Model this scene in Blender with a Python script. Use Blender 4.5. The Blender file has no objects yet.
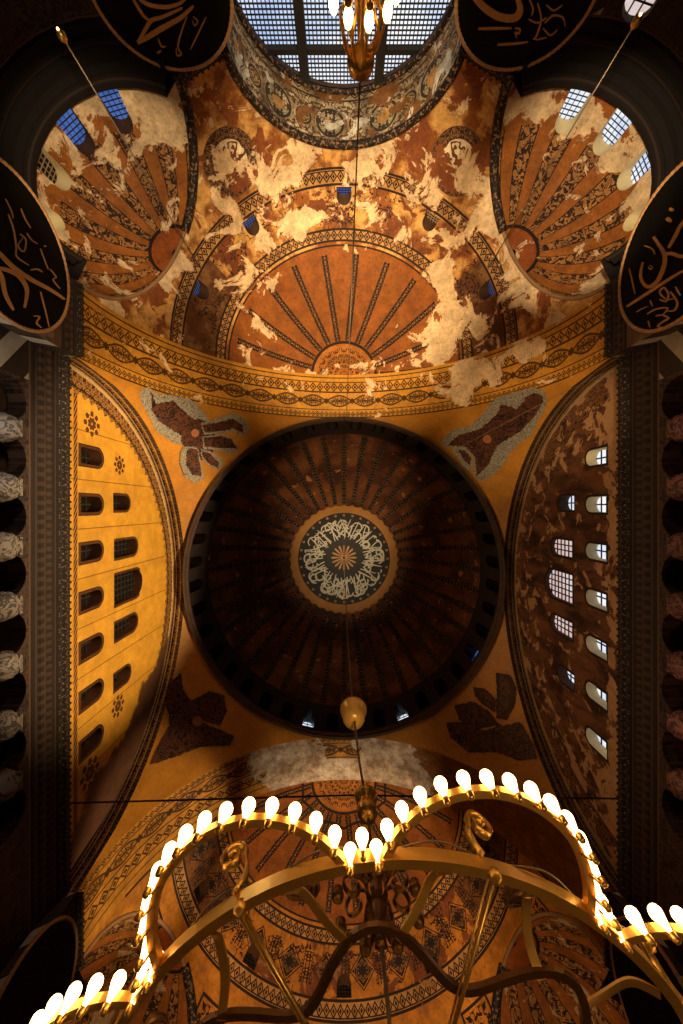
import bpy, bmesh, math, random
import numpy as np
from math import sin, cos, pi, sqrt, atan2, asin, acos, radians as rad
from mathutils import Vector, Matrix
from mathutils.geometry import delaunay_2d_cdt

rng = random.Random(7)
SC = bpy.context.scene
COL = SC.collection
# ---------------------------------------------------------------- frame
F, CX, CY = 392.0, 344.0, 508.0      # focal length in pixels, zenith in the 683x1024 frame
CZ = 1.6                             # eye height above the floor; heights below are above the eye
A = 15.1                             # half side of the domed square
YD = 6.58                            # dome axis
ZS = 22.1                            # springing of the great arches (upper cornice)
ZR = ZS + A                          # dome rim
DEP = 4.1                            # depth of the east and west arches

def P(px, py, z): return ((px - CX) / F * z, (py - CY) / F * z, z)

# ---------------------------------------------------------------- node expressions
T = None
class X:
    def __init__(s, k): s.k = k
    def __add__(a, b): return M('ADD', a, b)
    __radd__ = __add__
    def __sub__(a, b): return M('SUBTRACT', a, b)
    def __rsub__(a, b): return M('SUBTRACT', b, a)
    def __mul__(a, b): return M('MULTIPLY', a, b)
    __rmul__ = __mul__
    def __truediv__(a, b): return M('DIVIDE', a, b)
    def __rtruediv__(a, b): return M('DIVIDE', b, a)
    def __neg__(a): return M('MULTIPLY', a, -1.0)
    def __gt__(a, b): return M('GREATER_THAN', a, b)
    def __lt__(a, b): return M('LESS_THAN', a, b)
def put(sock, v):
    if isinstance(v, X): T.links.new(v.k, sock)
    elif isinstance(v, tuple) and len(v) == 3 and sock.type == 'RGBA': sock.default_value = (*v, 1)
    else: sock.default_value = v
def M(op, a, b=None, c=None):
    n = T.nodes.new('ShaderNodeMath'); n.operation = op
    put(n.inputs[0], a)
    if b is not None: put(n.inputs[1], b)
    if c is not None: put(n.inputs[2], c)
    return X(n.outputs[0])
def ab(a): return M('ABSOLUTE', a)
def fr(a): return M('FRACT', a)
def fl(a): return M('FLOOR', a)
def sn(a): return M('SINE', a)
def cs(a): return M('COSINE', a)
def sq(a): return M('SQRT', a)
def mx(*a):
    r = a[0]
    for b in a[1:]: r = M('MAXIMUM', r, b)
    return r
def mn(a, b): return M('MINIMUM', a, b)
def at2(a, b): return M('ARCTAN2', a, b)
def inv(a): return 1.0 - a
def band(x, a, b): return (x > a) * (x < b)
def line(x, c, w): return ab(x - c) < w
def ss(x, a, b):
    n = T.nodes.new('ShaderNodeMapRange'); n.interpolation_type = 'SMOOTHSTEP'
    put(n.inputs[0], x); n.inputs[1].default_value = a; n.inputs[2].default_value = b
    return X(n.outputs[0])
def mix(f, a, b):
    n = T.nodes.new('ShaderNodeMix'); n.data_type = 'RGBA'
    put(n.inputs[0], f); put(n.inputs[6], a); put(n.inputs[7], b)
    return X(n.outputs[2])
def mul(a, f):
    n = T.nodes.new('ShaderNodeMix'); n.data_type = 'RGBA'; n.blend_type = 'MULTIPLY'
    n.inputs[0].default_value = 1.0; put(n.inputs[6], a)
    c = T.nodes.new('ShaderNodeCombineColor')
    for i in range(3): put(c.inputs[i], f)
    put(n.inputs[7], X(c.outputs[0]))
    return X(n.outputs[2])
def vec(a, b, c=0.0):
    n = T.nodes.new('ShaderNodeCombineXYZ'); put(n.inputs[0], a); put(n.inputs[1], b); put(n.inputs[2], c)
    return X(n.outputs[0])
def noise(v, scale, detail=4.0, rough=.6, dist=0.0):
    n = T.nodes.new('ShaderNodeTexNoise')
    put(n.inputs['Vector'], v); n.inputs['Scale'].default_value = scale
    n.inputs['Detail'].default_value = detail; n.inputs['Roughness'].default_value = rough
    n.inputs['Distortion'].default_value = dist
    return X(n.outputs[0])
def uvs():
    n = T.nodes.new('ShaderNodeUVMap'); n.uv_map = 'UVMap'
    s = T.nodes.new('ShaderNodeSeparateXYZ'); T.links.new(n.outputs[0], s.inputs[0])
    return X(s.outputs[0]), X(s.outputs[1])
def pos():
    return X(T.nodes.new('ShaderNodeNewGeometry').outputs['Position'])
def ocoord():
    return X(T.nodes.new('ShaderNodeTexCoord').outputs['Object'])
def material(name, fn, rough=.8, metal=0.0, bump=0.0, bscale=6.0, emit=None, estr=1.0, spec=.3):
    global T
    m = bpy.data.materials.new(name); m.use_nodes = True
    T = m.node_tree; b = T.nodes['Principled BSDF']
    c = fn() if callable(fn) else fn
    put(b.inputs['Base Color'], c)
    b.inputs['Roughness'].default_value = rough; b.inputs['Metallic'].default_value = metal
    b.inputs['Specular IOR Level'].default_value = spec
    if emit is not None:
        put(b.inputs['Emission Color'], emit() if callable(emit) else emit)
        b.inputs['Emission Strength'].default_value = estr
    if bump:
        n = T.nodes.new('ShaderNodeBump'); n.inputs['Strength'].default_value = bump; n.inputs['Distance'].default_value = .1
        put(n.inputs['Height'], noise(pos(), bscale, 5.0)); T.links.new(n.outputs[0], b.inputs['Normal'])
    return m

# ---- ornament masks
def guil(u, v, p, a, w):
    s = sn(u * (2 * pi / p)) * a
    loops = mx(ab(v - s) < w, ab(v + s) < w)
    eye = (ab(fr(u / (p / 2)) - .5) * (p / 2) + ab(v) * .9) < a * .42
    return mx(loops, eye)
def lens(u, v, p, a):
    s = ab(sn(u * (pi / p))); e = ab(v) - s * a
    out = line(e, 0.0, .075)
    x = ab(fr(u / p) - .5) * p
    ins = (e < -.1) * mx(ab(fr(noise(vec(x, ab(v), 4.0), 1.9, 2.0) * 5.0) - .5) < .22, (x + ab(v) * 2.2) < .34)
    knot = (ab(fr(u / p + .5) - .5) * p + ab(v)) < .30
    return mx(out, ins, knot)
def geo(u, v, p, h):
    d = ab(fr(u / p) - .5) * 2 + ab(v) / h
    return mx(line(d, .84, .2), d < .40)
def arab(u, v, p, sc, w=.17, k=5.0):
    x = ab(fr(u / p) - .5) * p
    n = noise(vec(x, v, 3.1), sc, 2.0, .5)
    return ab(fr(n * k) - .5) < w
def rosette(u, v, cu, cv, R, n=8):
    du = u - cu; dv = v - cv; r = sq(du * du + dv * dv) / R; th = at2(dv, du)
    body = r < (.78 + .22 * cs(th * n))
    rings = ab(fr(r * 2.1 + .1 * cs(th * n)) - .5) < .38
    return body * rings
def archsdf(u, v, c, w, vs):
    dx = ab(u - c) if not isinstance(c, X) else c
    dy = mx(v - vs, 0.0)
    return sq(dx * dx + dy * dy) - w

# ---- palette (linear)
GOLD = (.72, .36, .035); GOLD2 = (.60, .25, .022); ORANGE = (.42, .145, .018); BROWN = (.20, .062, .012)
REDB = (.26, .065, .016); DARK = (.022, .009, .005); PLAST = (.88, .63, .36); CREAM = (.88, .72, .48); GREY = (.42, .40, .36)

def worn(base, paint, amt, sc=.35, col=PLAST, bias=None, thr=.53, sharp=.012):
    n = noise(pos(), sc, 10.0, .68, .6)
    if bias is not None: n = n + bias
    base = mix(ss(n, thr - .03, thr - .015) * .45, base, REDB)
    return mix(ss(n, thr - sharp, thr + sharp), base, col)
def grime(c, lo=.55, sc=.9, a=.35, b=.7, fine=.32):
    n = noise(pos(), sc, 6.0, .65)
    f = noise(pos(), 4.5, 8.0, .75, .4)
    return mul(c, (lo + (1 - lo) * ss(n, a, b)) * ((1 - fine) + fine * ss(f, .36, .56)))
def gauss(u, v, cu, cv, su, sv, amp):
    du = (u - cu) / su; dv = (v - cv) / sv
    return M('EXPONENT', -(du * du + dv * dv)) * amp

def m_warch():
    u, v = uvs()                                     # u: metres along the arch, v: 0 dome side .. 4.1
    c = mix(noise(pos(), .8, 4.0), GOLD2, GOLD)
    d = mx(geo(u, v - .38, .42, .26) * band(v, .1, .68), line(v, .78, .04), line(v, .06, .06),
           lens(u, v - 1.62, 2.45, .50), line(v, 2.42, .05),
           mx(geo(u, v - 2.92, .66, .42), line(v, 3.38, .05), line(v, 2.48, .04)) * band(v, 2.45, 3.45), line(v, 3.8, .05))
    c = mix(d * .93, c, DARK)
    L = pi * A
    b = gauss(u, v, L * .735, 2.4, 3.2, 1.6, .25) + gauss(u, v, L * .56, 3.0, 1.2, 1.0, .16) + gauss(u, v, L * .86, 3.4, 2.0, 1.0, .13) - .06
    c = worn(c, None, 1, .5, PLAST, b, .56)
    return grime(c, .7)
def m_earch():
    u, v = uvs()
    L = pi * A; x = u - L / 2
    c = mix(noise(pos(), .8, 4.0), (.46, .19, .022), (.66, .31, .035))
    d = mx(geo(u, v - .3, .5, .22) * band(v, .05, .55), line(v, .62, .04), lens(u, v - 1.25, 2.6, .48),
           line(v, 1.95, .05), mx(geo(u, v - 2.5, .9, .4), line(v, 2.95, .05)) * band(v, 2.0, 3.05), line(v, 3.5, .04))
    c = mix(d * .93, c, DARK)
    wob = noise(pos(), .55, 10.0, .7, .5) * 7.0 - 3.5 - (v - 2.0) * .5
    pl = mx(band(x + wob, -8.2, -1.6), band(x + wob, 1.5, 8.2), (v > 2.1) * band(x + wob, -5.0, 6.0))
    bare = mix(ss(noise(pos(), 1.2, 8.0, .65), .35, .65), (.42, .27, .17), (.82, .70, .56))
    c = mix(pl, c, bare)
    plain = band(x + wob, 7.5, 30.0)
    c = mix(plain * .85, c, mix(noise(pos(), 1.0, 5.0), BROWN, (.32, .12, .03)))
    return grime(c, .6)

def semi_paint(u, v, rib_n, west):
    # u: azimuth in degrees (-90..90), v: elevation in degrees
    if west: base = mix(ss(noise(pos(), .45, 6.0), .42, .58), (.32, .10, .016), (.70, .38, .11))
    else: base = mix(noise(pos(), .5, 5.0), ORANGE, GOLD2)
    x = ab(fr((u - 6.5) / rib_n + .5) - .5) * rib_n   # degrees off a rib axis
    w = x * cs(v * (pi / 180)) * (pi / 180) * A       # metres off the rib axis
    ribm = (w < .25) * band(v, 51.5, 78)
    orn = mx(arab(v * .26, w, .9, 3.2, .30), line(w, .24, .06))
    fan = mix(ribm, mix(noise(pos(), .35, 4.0), (.25, .068, .008), (.38, .125, .014)), mix(orn, (.42, .19, .05), (.014, .006, .004)))
    c = mix(v > 49.0, base, fan)
    c = mix(line(v, 49.2, .25), c, DARK)
    hub = (v > 78)
    c = mix(hub, c, mix(mx(arab(u * .1, v * .3, 2.0, 1.2, .2) * (v > 80.5), line(v, 78.6, .5)), (.46, .16, .018), DARK))
    vi = (v - 46.4) * .2635
    Lm = u * (pi / 180) * A * .69
    inner = band(v, 44.6, 48.2)
    c = mix(inner, c, mix(mx(geo(Lm, vi, .56, .36), line(v, 44.9, .3), line(v, 47.9, .3)), (.52, .27, .08), (.022, .010, .006)))
    vo = (v - 31.8) * .2635
    Lo = u * (pi / 180) * A * .85
    outer = band(v, 29.6, 34.0)
    c = mix(outer, c, mix(mx(geo(Lo, vo, .54, .38), line(v, 29.9, .3), line(v, 33.7, .3), line(v, 30.5, .15)), (.50, .26, .08), (.020, .009, .006)))
    field = band(v, 34.0, 44.6)
    c = mix(field * ss(noise(pos(), .4, 7.0, .65, .5), .52, .55), c, (.20, .055, .014))
    c = mix(field * (ab(u) > 57) * .8, c, mix(noise(pos(), 1.5, 6.0), (.06, .022, .009), (.20, .075, .028)))
    c = mix(field * arab(u * .2, v * .26, 3.1, 1.4, .1) * (noise(pos(), .3, 2.0) > .5), c, (.04, .016, .008))
    return c
def m_wsemi():
    u, v = uvs()
    c = semi_paint(u, v, 17.0, True)
    # low fields with medallions
    for cu in (-34.5, 34.5):
        du = (u - cu) * (A * .93 * pi / 180); dv = (v - 21.0) * .2635
        r = sq(du * du + dv * dv)
        th = at2(dv, du)
        c = mix(band(r, 1.3, 2.0), c, mix(ab(fr(noise(vec(r * 2.0, ab(fr(th * 1.6) - .5) * 3.0, 0.0), 2.0, 2.0) * 5.0) - .5) < .2, (.03, .013, .008), (.30, .15, .06)))
        c = mix(r < 1.3, c, mix(ab(fr(noise(vec(ab(du), dv, 1.0), .9, 2.0) * 5.0) - .5) < .17, CREAM, (.15, .05, .02)))
    low = v < 27.6
    c = mix(low * ss(noise(pos(), .3, 7.0, .65, .5), .53, .55), c, (.25, .07, .018))
    b = gauss(u, v, 66, 53, 10, 8, .17) + gauss(u, v, 80, 46, 8, 6, .14) + gauss(u, v, -48, 52, 9, 4, .13) + \
        gauss(u, v, -65, 60, 4, 14, .13) + gauss(u, v, 0, 41, 40, 4, .07) + gauss(u, v, 48, 46, 14, 5, .12) + \
        gauss(u, v, 0, 25, 70, 5, .06) + gauss(u, v, -65, 24, 10, 5, .12) + gauss(u, v, 62, 24, 14, 7, .13) + gauss(u, v, 50, 19, 6, 9, .10) + \
        gauss(u, v, -20, 43, 6, 4, .12) + gauss(u, v, -34.5, 19.5, 5, 5, .08) + gauss(u, v, 34.5, 20, 5, 5, .08) - gauss(u, v, 0, 66, 52, 15, .26) - gauss(u, v, -75, 36, 14, 6, .10) - gauss(u, v, 68, 39, 9, 5, .10)
    c = worn(c, None, 1, .42, PLAST, b, .565)
    return grime(c, .62)
def m_esemi():
    u, v = uvs()
    c = semi_paint(u, v, 15.0, False)
    Lf = u * (pi / 180) * A * .77
    x = ab(fr(Lf / 3.0) - .5) * 3.0; y = ab(v - 39.3) * .2635
    dmd = (x + y) < .85
    c = mix(dmd, c, mix((ab(fr(noise(vec(x, y, 2.0), 2.2, 2.0) * 5.0) - .5) < .2) * ((x + y) > .3), (.015, .007, .005), (.20, .09, .03)))
    c = mix(line(x + y, 1.0, .05) * band(v, 34.0, 44.6), c, DARK)
    x2 = ab(fr(Lf / 3.0 + .5) - .5) * 3.0
    c = mix(band(v, 36.0, 42.6) * (x2 < .5) * arab(v * .26, x2, .9, 2.6, .22), c, DARK)
    garland = line(v, 74.0 + ab(sn(u * (pi / 34.0))) * 1.2, .45)
    c = mix(garland, c, DARK)
    Ll = u * (pi / 180) * A * .93
    x3 = ab(fr(Ll / 4.2) - .5) * 4.2; y3 = ab(v - 20.0) * .2635
    low = band(v, 12.0, 27.0)
    c = mix(low * line(mx(x3, y3), 1.15, .08), c, DARK)
    c = mix(low * (mx(x3, y3) < .95) * (ab(fr(noise(vec(x3, y3, 6.0), 1.5, 2.0) * 5.0) - .5) < .2), c, DARK)
    b = gauss(u, v, 0, 86, 30, 4, .0) - .05
    c = worn(c, None, 1, .4, (.34, .17, .07), b, .60)
    return grime(c, .6)
def m_conch(rich):
    def f():
        u, v = uvs()
        r_ = 6.5
        base = mix(noise(pos(), .6, 5.0), ORANGE, (.34, .10, .016))
        x = fr(u / 22.5 + .5)
        wv = ab(x - .5) * 22.5 * (pi / 180) * cs(v * (pi / 180)) * r_
        scr = (ab(x - .5) < .25) * band(v, 26, 74)
        nn = noise(pos(), 1.9, 3.0, .55, .6)
        orn = ab(fr(nn * 5.0) - .5) < .22
        c = mix(scr, base, mix(orn, (.44, .20, .055), (.035, .013, .008)))
        edge = (line(ab(x - .5), .25, .018)) * band(v, 26, 74)
        c = mix(edge, c, DARK)
        c = mix(v > 74, c, (.36, .09, .014))
        c = mix(line(v, 74, 1.0), c, DARK)
        b = (ss(v, 34, 14)) * .13 + (ss(v, 60, 30)) * .03 - .03
        c = worn(c, None, 1, .5, PLAST if rich else (.66, .45, .24), b + gauss(u, v, 78, 30, 14, 20, .12), .575)
        return grime(c, .6)
    return f
def m_barrel():
    u, v = uvs()                                      # u: metres round the vault, v: metres from the window
    c = mix(ss(noise(pos(), .7, 7.0, .65), .38, .62), (.26, .16, .075), (.66, .52, .31))
    x = (fr(u / 3.9) - .5) * 3.9; x2 = (fr(u / 3.9 + .5) - .5) * 3.9
    y = v - 2.55
    r1 = sq(x * x + y * y); r2 = sq(x2 * x2 + y * y)
    o1 = ab(fr(noise(vec(ab(x), ab(y), 2.0), 1.5, 2.0) * 5.0) - .5) < .2
    c = mix(r1 < 1.05, c, mix(mx(o1, line(r1, .95, .09)), (.50, .40, .24), (.05, .035, .02)))
    o2 = ab(fr(noise(vec(ab(x2), ab(y), 5.0), 2.0, 2.0) * 5.0) - .5) < .2
    c = mix(r2 < .62, c, mix(mx(o2 * (r2 < .4), line(r2, .52, .08)), (.55, .36, .13), (.06, .035, .02)))
    xx = ab(fr(u / 1.95) - .5) * 1.95
    spand = band(v, .95, 4.15) * (r1 > 1.1) * (r2 > .66) * (ab(fr(noise(vec(xx, ab(y), 7.0), 1.3, 3.0) * 5.0) - .5) < .16)
    c = mix(spand, c, (.10, .055, .025))
    c = mix((r1 < .5) * (noise(pos(), .5, 2.0) > .45), c, (.66, .34, .10))
    c = mix(mx(line(v, .9, .07), line(v, 4.2, .07)), c, (.045, .03, .02))
    c = mix(band(v, .15, .8) * geo(u, v - .48, .7, .3), c, (.05, .03, .02))
    c = mix(band(v, 4.4, 6.0) * geo(u, v - 4.9, .8, .35), c, (.08, .045, .025))
    c = mix((noise(pos(), .5, 6.0, .6, .4) > .57), c, (.26, .11, .03))
    c = worn(c, None, 1, .55, (.80, .74, .60), None, .60)
    return grime(c, .45)

WN_UP = [(-.37, .52, 27.6, 29.6), (2.96, .60, 27.7, 30.7), (5.84, 1.05, 27.7, 31.5), (8.8, .60, 27.7, 30.7), (12.35, .54, 27.6, 29.7)]
WN_LO = [(5.87 + 3.05 * k, .50, 24.15, 26.25) for k in range(-3, 4)]
def m_tymp_left():
    u, v = uvs()                                      # u: metres along the nave, v: height above the springing
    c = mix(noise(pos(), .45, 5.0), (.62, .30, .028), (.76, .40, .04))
    # joints
    jt = ab(fr((u - 5.87) / 3.05) - .5)
    jn = line(jt * 3.05, 0.0, .035)
    c = mix(jn * .75, c, (.16, .06, .01))
    c = mix(line(v, 8.3, .02) * .4, c, (.2, .08, .01))
    # dentilled frames round the windows
    dx = ab(fr((u - 5.87) / 3.05 + .5) - .5) * 3.05
    q = archsdf(u, v, dx, .50, 26.25 - ZS - .50)
    inrow = band(u, 5.87 - 3.05 * 3.5, 5.87 + 3.05 * 3.5) * band(v, 1.8, 5.2)
    dots = mx(fr((u + v) / .22) > .5, line(q, .19, .03))
    c = mix((q < .22) * inrow, c, mix(dots, (.16, .055, .012), (.022, .009, .005)))
    for (cu, w, z0, z1) in WN_UP:
        if w > 3: continue
        q = archsdf(u, v, cu, w, z1 - ZS - w)
        c = mix((q < .19) * (v > z0 - ZS - .1) * (v < 9.0), c, mix(dots, (.14, .05, .012), (.022, .009, .005)))
    # twisted strip above the cornice
    st = band(v, 1.38, 1.72)
    c = mix(st, c, mix(fr((u + v * 2.0) / .42) > .45, (.50, .22, .035), (.03, .012, .007)))
    for (cu, cv, R) in ((-5.4, 3.1, .95), (-3.1, 6.2, .8), (16.9, 2.9, 1.1), (14.2, 6.0, .9)):
        c = mix(rosette(u, v, cu, cv, R), c, (.10, .035, .012))
    du = u - YD
    rr = sq(du * du + v * v); th = at2(v, du) * A
    edge = 13.85 - .35 * ab(fr(th / .8) - .5) * 2
    bd = (rr > edge) * (rr < 14.9)
    tri = mx(arab(th, rr, .9, 3.4, .24), line(rr, 14.0, .05))
    c = mix(bd, c, mix(tri, (.42, .20, .05), (.025, .011, .006)))
    c = mix(band(rr, 14.88, 15.2), c, (.62, .42, .18))
    # stripped brick at the east foot
    b = ss(u + noise(pos(), .4, 5.0) * 5.0 - v * -.55, 22.0, 22.6)
    c = mix(b, c, mix(noise(pos(), 1.3, 6.0), (.05, .02, .01), (.20, .09, .045)))
    return grime(c, .78, fine=.14)
def m_tymp_right():
    u, v = uvs()
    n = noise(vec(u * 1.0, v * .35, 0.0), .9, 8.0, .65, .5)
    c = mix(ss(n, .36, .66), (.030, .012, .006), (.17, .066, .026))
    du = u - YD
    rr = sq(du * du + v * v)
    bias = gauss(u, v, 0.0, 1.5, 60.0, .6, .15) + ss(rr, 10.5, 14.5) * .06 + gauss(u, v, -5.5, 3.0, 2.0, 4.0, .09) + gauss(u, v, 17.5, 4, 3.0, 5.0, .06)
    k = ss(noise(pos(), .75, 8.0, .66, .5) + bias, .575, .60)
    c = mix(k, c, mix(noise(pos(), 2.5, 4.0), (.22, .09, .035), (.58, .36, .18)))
    th = at2(v, du) * A
    bd = band(rr, 13.2, 14.8)
    c = mix(bd * (noise(pos(), .6, 4.0) > .5), c, mix(arab(th, rr, 1.2, 2.6, .2), (.20, .085, .03), (.03, .012, .007)))
    c = mix(line(rr, 14.95, .1), c, (.40, .25, .12))
    for (cu, w, z0, z1) in WN_UP + WN_LO:
        q = archsdf(u, v, cu, w, z1 - ZS - w)
        c = mix((q < .16) * band(v, z0 - ZS - .1, z1 - ZS + .3), c, (.022, .010, .006))
    return c
def m_sidearch(right):
    def f():
        u, v = uvs()                                   # v: 0 nave side .. 1.1
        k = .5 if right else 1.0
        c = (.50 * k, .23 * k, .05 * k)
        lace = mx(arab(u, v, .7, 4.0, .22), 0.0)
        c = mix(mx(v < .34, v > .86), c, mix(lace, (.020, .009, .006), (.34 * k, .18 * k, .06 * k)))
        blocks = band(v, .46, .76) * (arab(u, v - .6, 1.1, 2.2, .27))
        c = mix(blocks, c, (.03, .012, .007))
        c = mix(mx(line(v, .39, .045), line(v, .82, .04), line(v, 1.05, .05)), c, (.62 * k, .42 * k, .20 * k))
        return grime(c, .6, fine=.25)
    return f
def m_pend():
    c = mix(noise(pos(), .35, 5.0), (.50, .20, .02), (.70, .32, .035))
    c = mix(noise(pos(), 9.0, 2.0) * .35, c, (.30, .11, .012))
    u, v = uvs()
    c = mix(v > .985, c, (.10, .045, .02))
    c = mix(mx(v < .012, 0.0) if False else line(v, .972, .006), c, (.42, .2, .05))
    # mended cracks
    return grime(c, .75, .5, fine=.2)
def m_dome():
    u, v = uvs()
    c = mix(ss(noise(pos(), .30, 6.0, .6), .38, .66), (.045, .014, .006), (.17, .058, .016))
    patch = ss(noise(vec(u * .16, v * .2, 0.0), 1.1, 4.0, .55), .63, .66) * band(v, 16, 60)
    c = mix(patch, c, (.34, .14, .045))
    c = mix(v < 17, c, mix(noise(pos(), 1.2, 4.0), (.008, .005, .004), (.022, .012, .009)))  # shade behind the rim painted as a near-black base zone
    return c
def m_rib():
    u, v = uvs()                                       # u -1..1 across, v metres along
    edge = ab(u) > .72
    circ = sq(u * u * .2 + (fr(v / 1.0) - .5) * (fr(v / 1.0) - .5))
    c = mix(edge, (.014, .006, .004), (.10, .042, .018))
    c = mix(line(circ, .30, .05) * inv(edge), c, (.22, .13, .075))
    c = mix((ab(u) > .93), c, (.20, .10, .045))
    return grime(c, .45, .5)
def m_marble():
    u, v = uvs()
    n = noise(pos(), .8, 6.0, .6, 1.5)
    c = mix(ss(n, .35, .65), (.07, .045, .03), (.16, .11, .075))
    c = mix(mx(line(fr(u / 2.4), 0.0, .02), line(fr(v / 1.7), 0.0, .02)), c, (.015, .01, .007))
    k = ((fl(u / 2.4) + fl(v / 1.7)) / 2.0)
    c = mix(fr(k) > .25, c, mix(n, (.04, .022, .015), (.10, .05, .03)))
    return c
def m_paneled():
    u, v = uvs()
    n = noise(pos(), 1.0, 6.0, .6, 1.2)
    pale = mix(n, (.42, .36, .25), (.72, .64, .46))
    dk = mix(n, (.03, .02, .013), (.10, .07, .045))
    s = fr((v + u * .7) / 2.2)
    c = mix(s > .45, pale, dk)
    c = mix(mx(line(s, .45, .03), line(s, .02, .03)), c, (.015, .01, .008))
    return c
def m_cornice():
    u, v = uvs()
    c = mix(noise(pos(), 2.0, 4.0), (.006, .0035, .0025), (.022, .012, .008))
    beads = band(v, .95, 1.35) * (sq((fr(u / .42) - .5) * (fr(u / .42) - .5) + (v - 1.15) * (v - 1.15) * 3.0) < .3)
    c = mix(beads, c, (.048, .024, .013))
    rows = mx(line(v, .35, .05), line(v, .9, .04), line(v, 1.55, .04))
    c = mix(rows, c, (.055, .03, .017))
    lace = band(v, 1.75, 2.35) * (noise(vec(ab(fr(u / .9) - .5) * 3.0, v * 3.0, 0.0), 1.9, 1.0) > .57)
    c = mix(lace, c, (.15, .11, .075))
    egg = band(v, .45, .85) * (ab(fr(u / .5) - .5) < .22)
    c = mix(egg, c, (.05, .026, .015))
    return c
def m_galwall():
    u, v = uvs()                                       # u along, v height above the eye
    n = noise(pos(), 1.3, 6.0, .62, .8)
    c = mix(ss(n, .4, .62), (.008, .0045, .003), (.040, .020, .012))
    c = mix(arab(u, v, 2.85, 2.2, .14) * band(v, 18.0, 20.4) * .8, c, (.07, .038, .022))
    c = mix(mx(line(v, 20.3, .05), line(v, 19.95, .04)), c, (.09, .05, .028))
    g = fr((v + u * .8) / 2.4)
    slab = mix(n, (.20, .17, .115), (.40, .345, .24))
    k = (u < -6.5) * band(v, 15.0, 19.9)
    c = mix(k, c, mix(g > .42, slab, (.02, .013, .009)))
    return c
def m_gold_metal():
    n = noise(ocoord(), 9.0, 3.0)
    return mix(n, (.62, .33, .06), (.88, .52, .12))
def m_dark_metal():
    return mix(noise(ocoord(), 7.0, 3.0), (.10, .045, .018), (.32, .16, .05))
def m_feather(a, b, sc=1.6):
    def f():
        n = noise(pos(), sc, 4.0, .6, 1.6)
        k = ab(fr(n * 7.0) - .5) < .2
        return mix(k, a, b)
    return f
def m_sky(a, b, sc=.25):
    def f(): return mix(ss(noise(pos(), sc, 4.0), .35, .65), a, b)
    return f

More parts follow.
